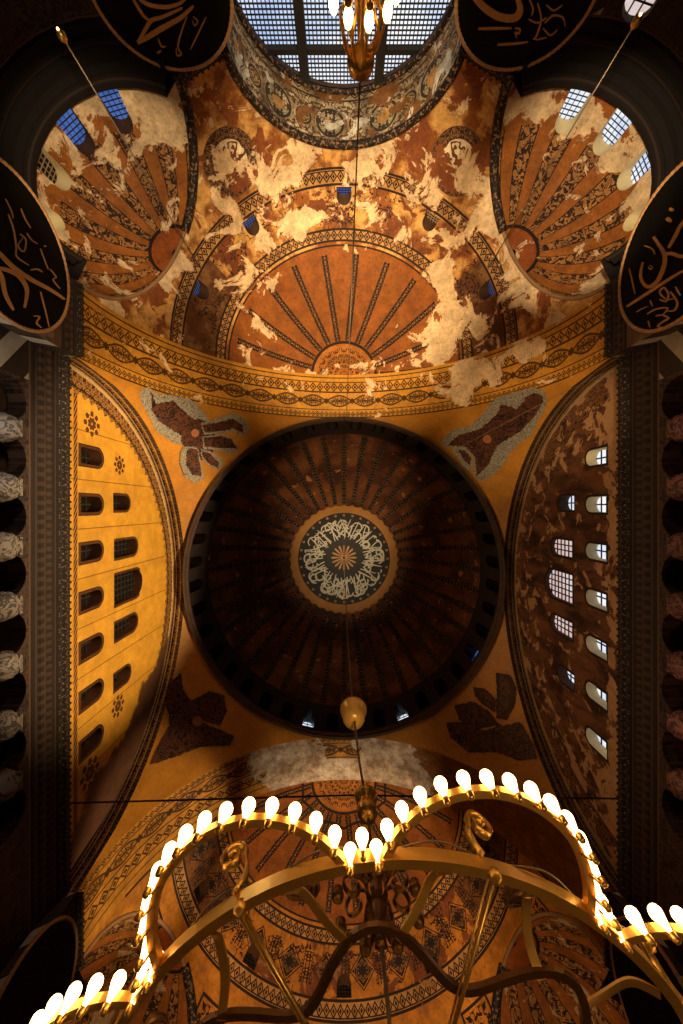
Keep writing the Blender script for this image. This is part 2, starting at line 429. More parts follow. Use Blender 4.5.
MAT = {}
def build_mats():
    R = material
    MAT['warch'] = R('west_arch_mosaic', m_warch, .55, bump=.15)
    MAT['earch'] = R('east_arch_mosaic', m_earch, .6, bump=.15)
    MAT['wsemi'] = R('west_semidome_paint', m_wsemi, .75, bump=.25, bscale=3)
    MAT['esemi'] = R('east_semidome_paint', m_esemi, .75, bump=.2, bscale=3)
    MAT['wconch'] = R('west_conch_paint', m_conch(True), .75, bump=.25, bscale=3)
    MAT['econch'] = R('east_conch_paint', m_conch(False), .75, bump=.2, bscale=3)
    MAT['barrel'] = R('barrel_vault_paint', m_barrel, .7, bump=.25, bscale=3)
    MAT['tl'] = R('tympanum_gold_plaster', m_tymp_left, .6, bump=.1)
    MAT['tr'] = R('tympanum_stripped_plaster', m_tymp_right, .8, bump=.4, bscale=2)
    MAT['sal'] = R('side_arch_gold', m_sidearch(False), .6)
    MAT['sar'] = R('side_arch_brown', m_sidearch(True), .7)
    MAT['pend'] = R('pendentive_mosaic', m_pend, .5, bump=.12)
    MAT['dome'] = R('dome_paint', m_dome, .75, bump=.3, bscale=2)
    MAT['rib'] = R('dome_rib_paint', m_rib, .7)
    MAT['marble'] = R('marble_revetment', m_marble, .5)
    MAT['paneled'] = R('pale_marble_panels', m_paneled, .5)
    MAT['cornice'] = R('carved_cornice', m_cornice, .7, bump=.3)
    MAT['shadecornice'] = R('shaded_cornice', lambda: mix(mx(line(uvs()[1], .9, .04), line(uvs()[1], 2.1, .04)), mix(noise(pos(), 2.0, 4.0), (.003, .002, .002), (.012, .007, .005)), (.03, .016, .01)), .8)  # deep shade of the exedrae put into the cornice colour
    MAT['gal'] = R('gallery_wall_inlay', m_galwall, .6, bump=.2)
    MAT['gold'] = R('gilt_brass', m_gold_metal, .34, .85)
    MAT['giltpaint'] = R('gilt_paint', lambda: mix(noise(ocoord(), 9.0), (.75, .38, .06), (.95, .56, .13)), .3, .15)
    MAT['bronze'] = R('dark_brass', m_dark_metal, .42, .85)
    MAT['iron'] = R('black_iron', lambda: mix(noise(ocoord(), 8.0), (.012, .011, .011), (.035, .03, .028)), .6)
    MAT['wire'] = R('steel_wire', lambda: mix(noise(pos(), 2.0), (.10, .07, .05), (.22, .15, .09)), .5, .5)
    MAT['darkwire'] = R('black_cable', lambda: mix(noise(pos(), 2.0), (.012, .010, .01), (.03, .025, .02)), .7)
    MAT['black'] = R('black_lacquer', lambda: mix(noise(pos(), 1.5), (.003, .003, .003), (.006, .0055, .005)), .7, spec=.05)
    MAT['leaf'] = R('gold_leaf', lambda: mix(noise(pos(), 2.0), (.30, .13, .035), (.52, .25, .07)), .5)
    MAT['rimgold'] = R('gilded_rope_rim', lambda: mix(noise(pos(), 5.0), (.28, .13, .05), (.55, .30, .12)), .5)
    MAT['grey_feather'] = R('grey_green_feather_tesserae', m_feather((.34, .31, .24), (.08, .07, .055), 2.6), .6)
    MAT['dark_feather'] = R('brown_feather_tesserae', m_feather((.095, .030, .014), (.007, .004, .003), .8), .6)
    MAT['face'] = R('pale_face_tesserae', m_feather((.40, .16, .06), (.20, .07, .03), 3.0), .6)
    MAT['med_black'] = R('medallion_black', lambda: mix(noise(pos(), 1.0), (.008, .008, .008), (.02, .018, .017)), .6)
    MAT['med_white'] = R('medallion_pale_gilt', lambda: mix(noise(pos(), .8), (.36, .33, .26), (.62, .57, .46)), .5)
    MAT['med_gold'] = R('medallion_gold_band', lambda: mix(noise(pos(), .9, 4.0), (.24, .10, .022), (.42, .20, .045)), .5)
    MAT['sky'] = R('daylit_glass', (.02, .02, .02), .3, emit=m_sky((.42, .56, .86), (.95, .98, 1.0), .16), estr=1.05)
    MAT['skyw'] = R('bright_daylit_glass', (.02, .02, .02), .3, emit=m_sky((.60, .70, .90), (1.0, 1.0, 1.0), .4), estr=1.0)
    MAT['skyp'] = R('rosy_daylit_glass', (.02, .02, .02), .3, emit=m_sky((.85, .55, .50), (1.0, .86, .84), .4), estr=.75)
    MAT['skyb'] = R('blue_dusk_glass', (.02, .02, .02), .3, emit=m_sky((.03, .08, .30), (.06, .14, .42), .5), estr=.95)
    MAT['night'] = R('dark_glass_shaded_reveal', lambda: mix(noise(pos(), 2.0), (.008, .006, .005), (.02, .014, .011)), .25)
    MAT['lattice'] = R('window_iron', lambda: mix(noise(pos(), 3.0), (.010, .009, .009), (.025, .02, .018)), .7)
    MAT['palelattice'] = R('pale_plaster_grille', lambda: mix(noise(pos(), 3.0), (.24, .17, .10), (.40, .29, .17)), .8)
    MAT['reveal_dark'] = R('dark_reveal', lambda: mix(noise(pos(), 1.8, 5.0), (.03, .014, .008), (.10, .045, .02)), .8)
    MAT['reveal_gold'] = R('gold_reveal', lambda: mix(noise(pos(), 1.8, 5.0), (.03, .012, .006), (.11, .038, .010)), .7)
    MAT['reveal_cream'] = R('cream_reveal', lambda: mix(noise(pos(), 1.2, 5.0), (.55, .42, .20), (.82, .70, .42)), .8)
    MAT['capital'] = R('carved_marble', m_feather((.20, .17, .145), (.05, .042, .036), .9), .6)
    MAT['capitalr'] = R('redlit_carved_marble', m_feather((.17, .075, .055), (.045, .02, .016), .9), .6)  # reddish, dim light of this side put into the marble colour
    MAT['shaft'] = R('dark_marble_shaft', lambda: mix(noise(ocoord(), 2.0, 5.0), (.05, .04, .035), (.14, .10, .085)), .4)
    MAT['floor'] = R('floor_marble', lambda: mix(noise(pos(), .6, 6.0), (.16, .13, .10), (.30, .26, .21)), .4)
    MAT['bulb'] = R('lit_bulb_glass', (1, .9, .7), .3, emit=(1.0, .60, .22), estr=9.0)
    MAT['mould'] = R('dark_moulding', lambda: mix(noise(pos(), 1.6, 5.0), (.018, .010, .007), (.09, .045, .025)), .7)
    MAT['lacemould'] = R('dark_lace_moulding', lambda: mix(ss(noise(pos(), 5.5, 2.0, .5, .5), .56, .60), (.010, .006, .004), (.20, .115, .06)), .7)
    MAT['palemould'] = R('pale_moulding', lambda: mix(noise(pos(), 1.2, 5.0), (.16, .08, .035), (.36, .21, .10)), .7)
build_mats()

# ---------------------------------------------------------------- object helpers
def W(p): return (p[0], p[1], p[2] + CZ)
def tagit(o, label=None, cat=None, group=None, kind=None):
    if label: o['label'] = label
    if cat: o['category'] = cat
    if group: o['group'] = group
    if kind: o['kind'] = kind
    return o
def thing(name, loc, label, cat, group=None):
    o = bpy.data.objects.new(name, None); COL.objects.link(o); o.location = W(loc); o.empty_display_size = .3
    return tagit(o, label, cat, group)
def mk(name, V, Fc, mat, parent=None, uv=None, smooth=True, kind=None, local=False):
    """vertices in scene coordinates (height above the eye), or local to the parent"""
    me = bpy.data.meshes.new(name)
    if local: vs = [tuple(v) for v in V]
    elif parent is not None:
        pl = Vector(parent.location); vs = [tuple(Vector(W(v)) - pl) for v in V]
        if parent.parent is not None: vs = [tuple(Vector(v) - Vector(parent.parent.location)) for v in vs]
    else: vs = [W(v) for v in V]
    me.from_pydata(vs, [], Fc)
    if uv is not None:
        l = me.uv_layers.new(name='UVMap')
        arr = np.empty(len(me.loops), dtype=np.int32); me.loops.foreach_get('vertex_index', arr)
        l.data.foreach_set('uv', np.asarray(uv, dtype=np.float32)[arr].ravel())
    if smooth: me.polygons.foreach_set('use_smooth', [True] * len(me.polygons))
    me.materials.append(MAT[mat] if isinstance(mat, str) else mat)
    me.update()
    o = bpy.data.objects.new(name, me); COL.objects.link(o)
    if parent is not None: o.parent = parent
    if kind: o['kind'] = kind
    return o
def struct(name, V, Fc, mat, uv=None, parent=None, smooth=True):
    return mk(name, V, Fc, mat, parent, uv, smooth, 'structure' if parent is None else None)
def grid(nu, nv, f):
    V, UV, Fc = [], [], []
    for i in range(nu + 1):
        for j in range(nv + 1):
            p, t = f(i / nu, j / nv); V.append(p); UV.append(t)
    for i in range(nu):
        for j in range(nv):
            a = i * (nv + 1) + j; Fc.append((a, a + 1, a + nv + 2, a + nv + 1))
    return V, Fc, UV
def inside(pts, poly):
    x, y = pts[:, 0], pts[:, 1]; r = np.zeros(len(pts), bool)
    n = len(poly)
    for i in range(n):
        x1, y1 = poly[i]; x2, y2 = poly[(i + 1) % n]
        if y1 == y2: continue
        c = ((y1 > y) != (y2 > y)) & (x < (x2 - x1) * (y - y1) / (y2 - y1) + x1)
        r ^= c
    return r
def densify(poly, d, closed=True):
    out = []
    n = len(poly)
    for i in range(n if closed else n - 1):
        a = poly[i]; b = poly[(i + 1) % n]
        k = max(1, int(math.hypot(b[0] - a[0], b[1] - a[1]) / d))
        for j in range(k): out.append((a[0] + (b[0] - a[0]) * j / k, a[1] + (b[1] - a[1]) * j / k))
    if not closed: out.append(poly[-1])
    return out
def segdist(pts, poly):
    d = np.full(len(pts), 1e9)
    n = len(poly)
    for i in range(n):
        a = np.array(poly[i]); b = np.array(poly[(i + 1) % n]); ab_ = b - a; L = (ab_ @ ab_) or 1e-12
        t = np.clip(((pts - a) @ ab_) / L, 0, 1); q = a + t[:, None] * ab_
        d = np.minimum(d, np.hypot(*(pts - q).T))
    return d
def cdt(outline, holes, step, f):
    """triangulated patch of the parameter domain with holes; f(u, v) -> point"""
    ol = densify(outline, step)
    xs = [p[0] for p in ol]; ys = [p[1] for p in ol]
    g = np.array([(x, y) for x in np.arange(min(xs) + step / 2, max(xs), step) for y in np.arange(min(ys) + step / 2, max(ys), step)])
    ok = inside(g, ol)
    for h in holes: ok &= ~inside(g, h)
    g = g[ok]
    if len(g):
        ok = segdist(g, outline) > step * .3
        for h in holes:
            bx = np.array(h); near = (g[:, 0] > bx[:, 0].min() - step) & (g[:, 0] < bx[:, 0].max() + step) & (g[:, 1] > bx[:, 1].min() - step) & (g[:, 1] < bx[:, 1].max() + step)
            idx = np.where(near)[0]
            if len(idx): ok[idx] &= segdist(g[idx], h) > step * .12
        g = g[ok]
    pts = []; ed = []
    for poly in [ol] + holes:
        s = len(pts); n = len(poly); pts += [Vector((p[0], p[1])) for p in poly]
        ed += [(s + i, s + (i + 1) % n) for i in range(n)]
    pts += [Vector((p[0], p[1])) for p in g]
    vo, _, fo, *_ = delaunay_2d_cdt(pts, ed, [], 0, 1e-7)
    co = np.array([(v.x, v.y) for v in vo]); fa = np.array(fo)
    cen = co[fa].mean(axis=1)
    ok = inside(cen, ol)
    for h in holes: ok &= ~inside(cen, h)
    fa = fa[ok]
    return [f(*p) for p in co], [tuple(int(i) for i in t) for t in fa], [tuple(p) for p in co]
def tube(path, r, n=6, closed=False, taper=None):
    """round tube along a 3D polyline -> V, F"""
    pts = [Vector(p) for p in path]; m = len(pts); V, Fc = [], []
    prev = None
    for i, p in enumerate(pts):
        if closed: t = (pts[(i + 1) % m] - pts[i - 1])
        else: t = pts[min(i + 1, m - 1)] - pts[max(i - 1, 0)]
        t.normalize()
        if prev is None:
            a = Vector((0, 0, 1)) if abs(t.z) < .9 else Vector((1, 0, 0)); nrm = t.cross(a).normalized()
        else: nrm = (prev - t * prev.dot(t)).normalized()
        prev = nrm; bn = t.cross(nrm)
        rr = r if taper is None else taper[i]
        for k in range(n):
            a = 2 * pi * k / n; V.append(tuple(p + (nrm * cos(a) + bn * sin(a)) * rr))
    for i in range(m if closed else m - 1):
        for k in range(n):
            a = i * n + k; b = i * n + (k + 1) % n; j = (i + 1) % m
            Fc.append((a, b, j * n + (k + 1) % n, j * n + k))
    if not closed: Fc += [tuple(range(n - 1, -1, -1)), tuple((m - 1) * n + k for k in range(n))]
    return V, Fc
def strip(path, side, up, w, h, closed=False):
    """flat bar of section w (along side) by h (along up) swept along a path; side/up: per-point vectors"""
    V, Fc = [], []; m = len(path)
    for p, s, u in zip(path, side, up):
        p = Vector(p); s = Vector(s) * (w / 2); u = Vector(u) * (h / 2)
        V += [tuple(p - s - u), tuple(p + s - u), tuple(p + s + u), tuple(p - s + u)]
    for i in range(m if closed else m - 1):
        j = (i + 1) % m
        for k in range(4): Fc.append((i * 4 + k, i * 4 + (k + 1) % 4, j * 4 + (k + 1) % 4, j * 4 + k))
    if not closed: Fc += [(3, 2, 1, 0), tuple((m - 1) * 4 + k for k in range(4))]
    return V, Fc
def lathe(prof, n=24, c=(0, 0, 0), f=None):
    V, Fc = [], []
    for (r, z) in prof:
        for k in range(n):
            a = 2 * pi * k / n; q = r if f is None else r * f(a, z); V.append((c[0] + q * cos(a), c[1] + q * sin(a), c[2] + z))
    for i in range(len(prof) - 1):
        for k in range(n): Fc.append((i * n + k, i * n + (k + 1) % n, (i + 1) * n + (k + 1) % n, (i + 1) * n + k))
    Fc += [tuple(range(n - 1, -1, -1)), tuple((len(prof) - 1) * n + k for k in range(n))]
    return V, Fc
def join(*ms):
    V, Fc = [], []
    for v, f in ms:
        s = len(V); V += list(v); Fc += [tuple(i + s for i in q) for q in f]
    return V, Fc
def box(x0, x1, y0, y1, z0, z1):
    V = [(x0, y0, z0), (x1, y0, z0), (x1, y1, z0), (x0, y1, z0), (x0, y0, z1), (x1, y0, z1), (x1, y1, z1), (x0, y1, z1)]
    return V, [(3, 2, 1, 0), (4, 5, 6, 7), (0, 1, 5, 4), (1, 2, 6, 5), (2, 3, 7, 6), (3, 0, 4, 7)]

# ---------------------------------------------------------------- windows
NW = [0]
def arch_poly(c, w, z0, z1, n=10):
    s = z1 - w
    return [(c - w, z0), (c + w, z0)] + [(c + w * cos(pi * k / n), s + w * sin(pi * k / n)) for k in range(0, n + 1)]
def window(out3, outdir, depth, pane, step=(.35, .35), bar=.05, reveal='reveal_dark', lat='lattice', thick=None):
    """out3: opening outline on the wall surface; outdir: horizontal unit vector away from the nave"""
    NW[0] += 1
    d = Vector(outdir).normalized(); e1 = Vector((-d.y, d.x, 0)); pts = [Vector(p) for p in out3]
    far = max(p.dot(d) for p in pts) + depth
    back = [p + d * (far - p.dot(d)) for p in pts]
    n = len(pts)
    root = struct('window_%d' % NW[0], [tuple(p) for p in pts + back], [(i, (i + 1) % n, n + (i + 1) % n, n + i) for i in range(n)], reveal, smooth=False)
    ce = sum(back, Vector()) / n
    mk('pane', [tuple(p) for p in back], [tuple(range(n))], pane, root, smooth=False)
    # bars
    p2 = [((p - ce).dot(e1), p.z - ce.z) for p in back]
    ms = []
    def cross(axis, val):
        r = []
        for i in range(n):
            a, b = p2[i], p2[(i + 1) % n]
            if (a[axis] - val) * (b[axis] - val) < 0:
                t = (val - a[axis]) / (b[axis] - a[axis]); r.append(a[1 - axis] + t * (b[1 - axis] - a[1 - axis]))
        r.sort(); return r
    def addbar(axis, val, wd, dp):
        r = cross(axis, val)
        for a, b in zip(r[::2], r[1::2]):
            q = []
            for (s, t) in ((-1, a), (1, a), (1, b), (-1, b)):
                x, y = (val + s * wd / 2, t) if axis == 0 else (t, val + s * wd / 2)
                q.append(ce + e1 * x + Vector((0, 0, 1)) * y)
            V = [tuple(p - d * .02) for p in q] + [tuple(p - d * (.02 + dp)) for p in q]
            ms.append((V, [(0, 1, 2, 3), (7, 6, 5, 4), (0, 4, 5, 1), (1, 5, 6, 2), (2, 6, 7, 3), (3, 7, 4, 0)]))
    for ax in (0, 1):
        lo = min(p[ax] for p in p2); hi = max(p[ax] for p in p2); k = max(1, round((hi - lo) / step[ax]))
        for i in range(1, k): addbar(ax, lo + (hi - lo) * i / k + 1e-4, bar, .04 + .01 * ax)
    if ms:
        v, f = join(*ms); mk('lattice', v, f, lat, root, smooth=False)
    if thick:
        ms.clear()
        for (ax, val, wd, dp) in thick: addbar(ax, val, wd, dp)
        v, f = join(*ms); mk('mullion', v, f, lat, root, smooth=False)
    return root

# ================================================================ THE SHELL
# floor
V, Fc = box(-34, 34, -44, 60, -CZ - .3, -CZ)
struct('floor', V, Fc, 'floor', uv=[(v[0], v[1]) for v in V], smooth=False)

# ---- main dome
def dome_pt(u, v, off=0.0):
    a, e = rad(u), rad(v); R = A - off
    return (R * cos(e) * sin(a), YD - R * cos(e) * cos(a), ZR + R * sin(e))
holes = []
WE = []
for k in range(40):
    c = 9 * k + 4.5
    h = [(c - 2.1, 3.5), (c + 2.1, 3.5)] + [(c + 2.1 * cos(pi * i / 8), 10.5 + 2.6 * sin(pi * i / 8)) for i in range(9)]
    holes.append(h); WE.append((c, h))
V, Fc, UV = cdt([(0, 0), (360, 0), (360, 89), (0, 89)], holes, 3.0, dome_pt)
dome = struct('dome_ceiling', V, Fc, 'dome', UV)
lit = {17: 'skyw', 20: 'night', 21: 'skyw', 18: 'night', 13: 'skyb', 15: 'night'}
for k, (c, h) in enumerate(WE):
    a = rad(c)
    window([dome_pt(*q) for q in h], (sin(a), -cos(a), 0), 1.0, lit.get(k, 'night'), (.45, .5), .06, 'night')  # reveals share the dark pane colour, painting their shade
# 40 ribs
V, Fc, UV = [], [], []
NR = 26
for i in range(NR + 1):
    e = 17.0 + (61.5 - 17.0) * i / NR
    hw = .24 + .36 * cos(rad(e)) ; z = rad(e) * A
    for (s, o) in ((-1, 0.0), (-.85, .16), (.85, .16), (1, 0.0)):
        R = A - o; y = R * cos(rad(e)); V.append((s * hw * .62 * 1.0, -y, R * sin(rad(e)))); UV.append((s, z))
for i in range(NR):
    for k in range(3): Fc.append((i * 4 + k, i * 4 + k + 1, i * 4 + k + 5, i * 4 + k + 4))
r0 = mk('rib', V, Fc, 'rib', dome, UV, smooth=False, local=True)
for k in range(40):
    r = r0 if k == 0 else r0.copy()
    if k: COL.objects.link(r)
    r.location = (0, YD, ZR + CZ); r.rotation_euler = (0, 0, rad(9 * k))
# rim cornice
prof = [(A + .02, -.55), (A - .16, -.42), (A - .16, -.15), (A - .26, 0.0), (A - .26, .22), (A - .1, .3)]
def rimf(i, j):
    a = 2 * pi * i; q = j * (len(prof) - 1); k = min(int(q), len(prof) - 2); t = q - k
    r = prof[k][0] * (1 - t) + prof[k + 1][0] * t; z = prof[k][1] * (1 - t) + prof[k + 1][1] * t
    return (r * sin(a), YD - r * cos(a), ZR + z), (a * A, j * 2.6)
V, Fc, UV = grid(160, 5, rimf)
struct('dome_cornice', V, Fc, 'mould', UV, smooth=False)

# ---- pendentives
RP = A * sqrt(2)
for q in range(4):
    def pf(i, j):
        th = rad(90 * i); lo = acos(min(1, A / (RP * max(cos(th), sin(th))))); e = lo + (pi / 4 - lo) * j
        x, y = RP * cos(e) * cos(th), RP * cos(e) * sin(th)
        sx, sy = ((1, 1), (-1, 1), (-1, -1), (1, -1))[q]
        return (x * sx, YD + y * sy, ZS + RP * sin(e)), (i * 30 + 40 * q, j)
    V, Fc, UV = grid(96, 32, pf)
    struct('pendentive', V, Fc, 'pend', UV)
def ray_pend(px, py, off=.04):
    d = Vector(P(px, py, 1.0)); c = Vector((0, YD, ZS)); R = RP - off
    b = d.dot(c); a = d.dot(d); t = (b + sqrt(b * b - a * (c.dot(c) - R * R))) / a
    return tuple(d * t)

# ---- the four great arches
def arch_soffit(name, mat, ew, s, depth):
    def f(i, j):
        t = pi * (1 - i); x = A * cos(t); z = ZS + A * sin(t); y = A + depth * j
        p = (x, YD + s * y, z) if ew else (s * y, YD + x, z)
        return p, (pi * A * i, depth * j)
    V, Fc, UV = grid(96, 6, f)
    return struct(name, V, Fc, mat, UV)
arch_soffit('arch_ceiling', 'warch', True, -1, DEP)
arch_soffit('arch_ceiling', 'earch', True, 1, DEP)
SD = 1.1
arch_soffit('arch_ceiling', 'sal', False, -1, SD)
arch_soffit('arch_ceiling', 'sar', False, 1, SD)

# ---- tympana and the gallery walls below them
XW = A + SD
for s, mat in ((-1, 'tl'), (1, 'tr')):
    ol = [(YD - A, 0), (YD + A, 0)] + [(YD + A * cos(pi * k / 60), A * sin(pi * k / 60)) for k in range(1, 60)]
    wins = WN_UP + WN_LO
    hs = [arch_poly(c, w, z0 - ZS, z1 - ZS) for (c, w, z0, z1) in wins]
    V, Fc, UV = cdt(ol, hs, .9, lambda u, v: (s * XW, u, ZS + v))
    struct('wall_left' if s < 0 else 'wall_right', V, Fc, mat, UV, smooth=False)
    for k, h in enumerate(hs):
        up = k < 5
        pane = 'night' if s < 0 else ('skyp' if up and k in (1, 2, 3) else 'skyw')
        window([(s * XW, u, ZS + v) for u, v in h], (s, 0, 0), ((.3 if s > 0 else .7) if up and k in (1, 2, 3) else (.74 if s > 0 else .8)), pane, (.42, .5), .09,
               'reveal_gold' if s < 0 else ('reveal_cream' if not up else 'reveal_dark'))
XG = 16.0
YC = [-3.85 + 2.85 * k for k in range(7)]
for s in (-1, 1):
    hs = [arch_poly(-5.275 + 2.85 * k, 1.06, 13.4, 19.75) for k in range(8)]
    ol = [(YD - A, -CZ), (YD + A, -CZ), (YD + A, ZS), (YD - A, ZS)]
    V, Fc, UV = cdt(ol, hs, 1.6, lambda u, v: (s * XG, u, v))
    for h in hs:                                        # soffits of the arcade
        b = len(V); n = len(h)
        V += [(s * XG, u, v) for u, v in h] + [(s * (XG + .9), u, v) for u, v in h]; UV += h + h
        Fc += [(b + i, b + (i + 1) % n, b + n + (i + 1) % n, b + n + i) for i in range(n)]
    struct('gallery_wall', V, Fc, 'gal', UV, smooth=False)
    # back of the gallery, its ceiling and floor
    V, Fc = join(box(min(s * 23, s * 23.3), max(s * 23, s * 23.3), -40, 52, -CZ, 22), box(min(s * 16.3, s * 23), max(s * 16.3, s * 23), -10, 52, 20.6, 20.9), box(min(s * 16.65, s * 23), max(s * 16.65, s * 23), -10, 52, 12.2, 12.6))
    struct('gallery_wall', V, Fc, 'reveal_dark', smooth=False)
    # columns
    for k, y in enumerate(YC):
        root = bpy.data.objects.new('column', None); COL.objects.link(root); root.location = W((s * (XG + .28), y, 13.4)); root['kind'] = 'structure'
        v, f = lathe([(.46, 0), (.46, .18), (.38, .26), (.36, .4), (.33, 4.45), (.37, 4.5), (.37, 4.6)], 20)
        mk('shaft', v, f, 'shaft', root, local=True)
        v, f = lathe([(.36, 4.6), (.44, 4.68), (.55, 4.85), (.66, 5.1), (.70, 5.3), (.62, 5.42), (.66, 5.48), (.66, 5.56)], 32, f=lambda a, z: 1 + .05 * cos(8 * a) * (1 if 4.7 < z < 5.4 else 0))
        mk('capital', v, f, 'capital' if s < 0 else 'capitalr', root, local=True)
        v, f = box(-.55, .62, -.42, .42, 5.55, 5.72)
        mk('impost', v, f, 'capital' if s < 0 else 'capitalr', root, local=True, smooth=False)

# ---- cornices
PROF = [(.0, -2.1), (.08, -2.0), (.08, -1.65), (.2, -1.55), (.2, -1.15), (.34, -1.0), (.34, -.65), (.52, -.5), (.52, -.36), (.72, -.2), (.72, .06), (-.6, .10)]
def sweep_cornice(name, pts, nrm, parent=None, scale=1.0, brackets=True, dscale=1.0, mat='cornice'):
    V, UV, Fc = [], [], []
    L = 0; n = len(PROF)
    pl = [0]
    for k in range(1, n): pl.append(pl[-1] + math.hypot(PROF[k][0] - PROF[k - 1][0], PROF[k][1] - PROF[k - 1][1]))
    for i, (p, q) in enumerate(zip(pts, nrm)):
        if i: L += math.hypot(p[0] - pts[i - 1][0], p[1] - pts[i - 1][1])
        for k, (d, z) in enumerate(PROF):
            d *= dscale
            V.append((p[0] + q[0] * d * scale, p[1] + q[1] * d * scale, ZS + z * scale)); UV.append((L, pl[k]))
    for i in range(len(pts) - 1):
        for k in range(n - 1): Fc.append((i * n + k, i * n + k + 1, (i + 1) * n + k + 1, (i + 1) * n + k))
    if brackets:                                       # leaf consoles under the lip and crest leaves on it
        L = 0; nxt = .2
        for i in range(len(pts) - 1):
            a, b = Vector((*pts[i], 0)), Vector((*pts[i + 1], 0)); seg = (b - a).length
            if seg < 1e-6: continue
            t = (b - a) / seg; q = Vector((*nrm[i], 0))
            while nxt < L + seg:
                c = a + t * (nxt - L)
                for (d0, d1, z0, z1, hw) in ((.34, .70, -.5, -.2, .11), (.60, .74, .05, .17, .06)):
                    b0 = len(V)
                    for (dd, zz) in ((d0, z0), (d1, z1 - .04), (d1, z1), (d0, z1)):
                        for e in (-hw, hw):
                            pp = c + t * e + q * dd * scale * dscale; V.append((pp.x, pp.y, ZS + zz * scale)); UV.append((L, .2))
                    Fc += [(b0, b0 + 1, b0 + 3, b0 + 2), (b0 + 2, b0 + 3, b0 + 5, b0 + 4), (b0 + 4, b0 + 5, b0 + 7, b0 + 6), (b0, b0 + 2, b0 + 4, b0 + 6), (b0 + 1, b0 + 3, b0 + 5, b0 + 7)]
                nxt += .38
            L += seg
    return struct(name, V, Fc, mat, UV, smooth=False)
for s in (-1, 1):
    ys = [YD - A + .0 + (2 * A) * i / 30 for i in range(31)]
    sweep_cornice('cornice', [(s * (XG + .02), y) for y in ys], [(-s, 0)] * 31, dscale=.74)

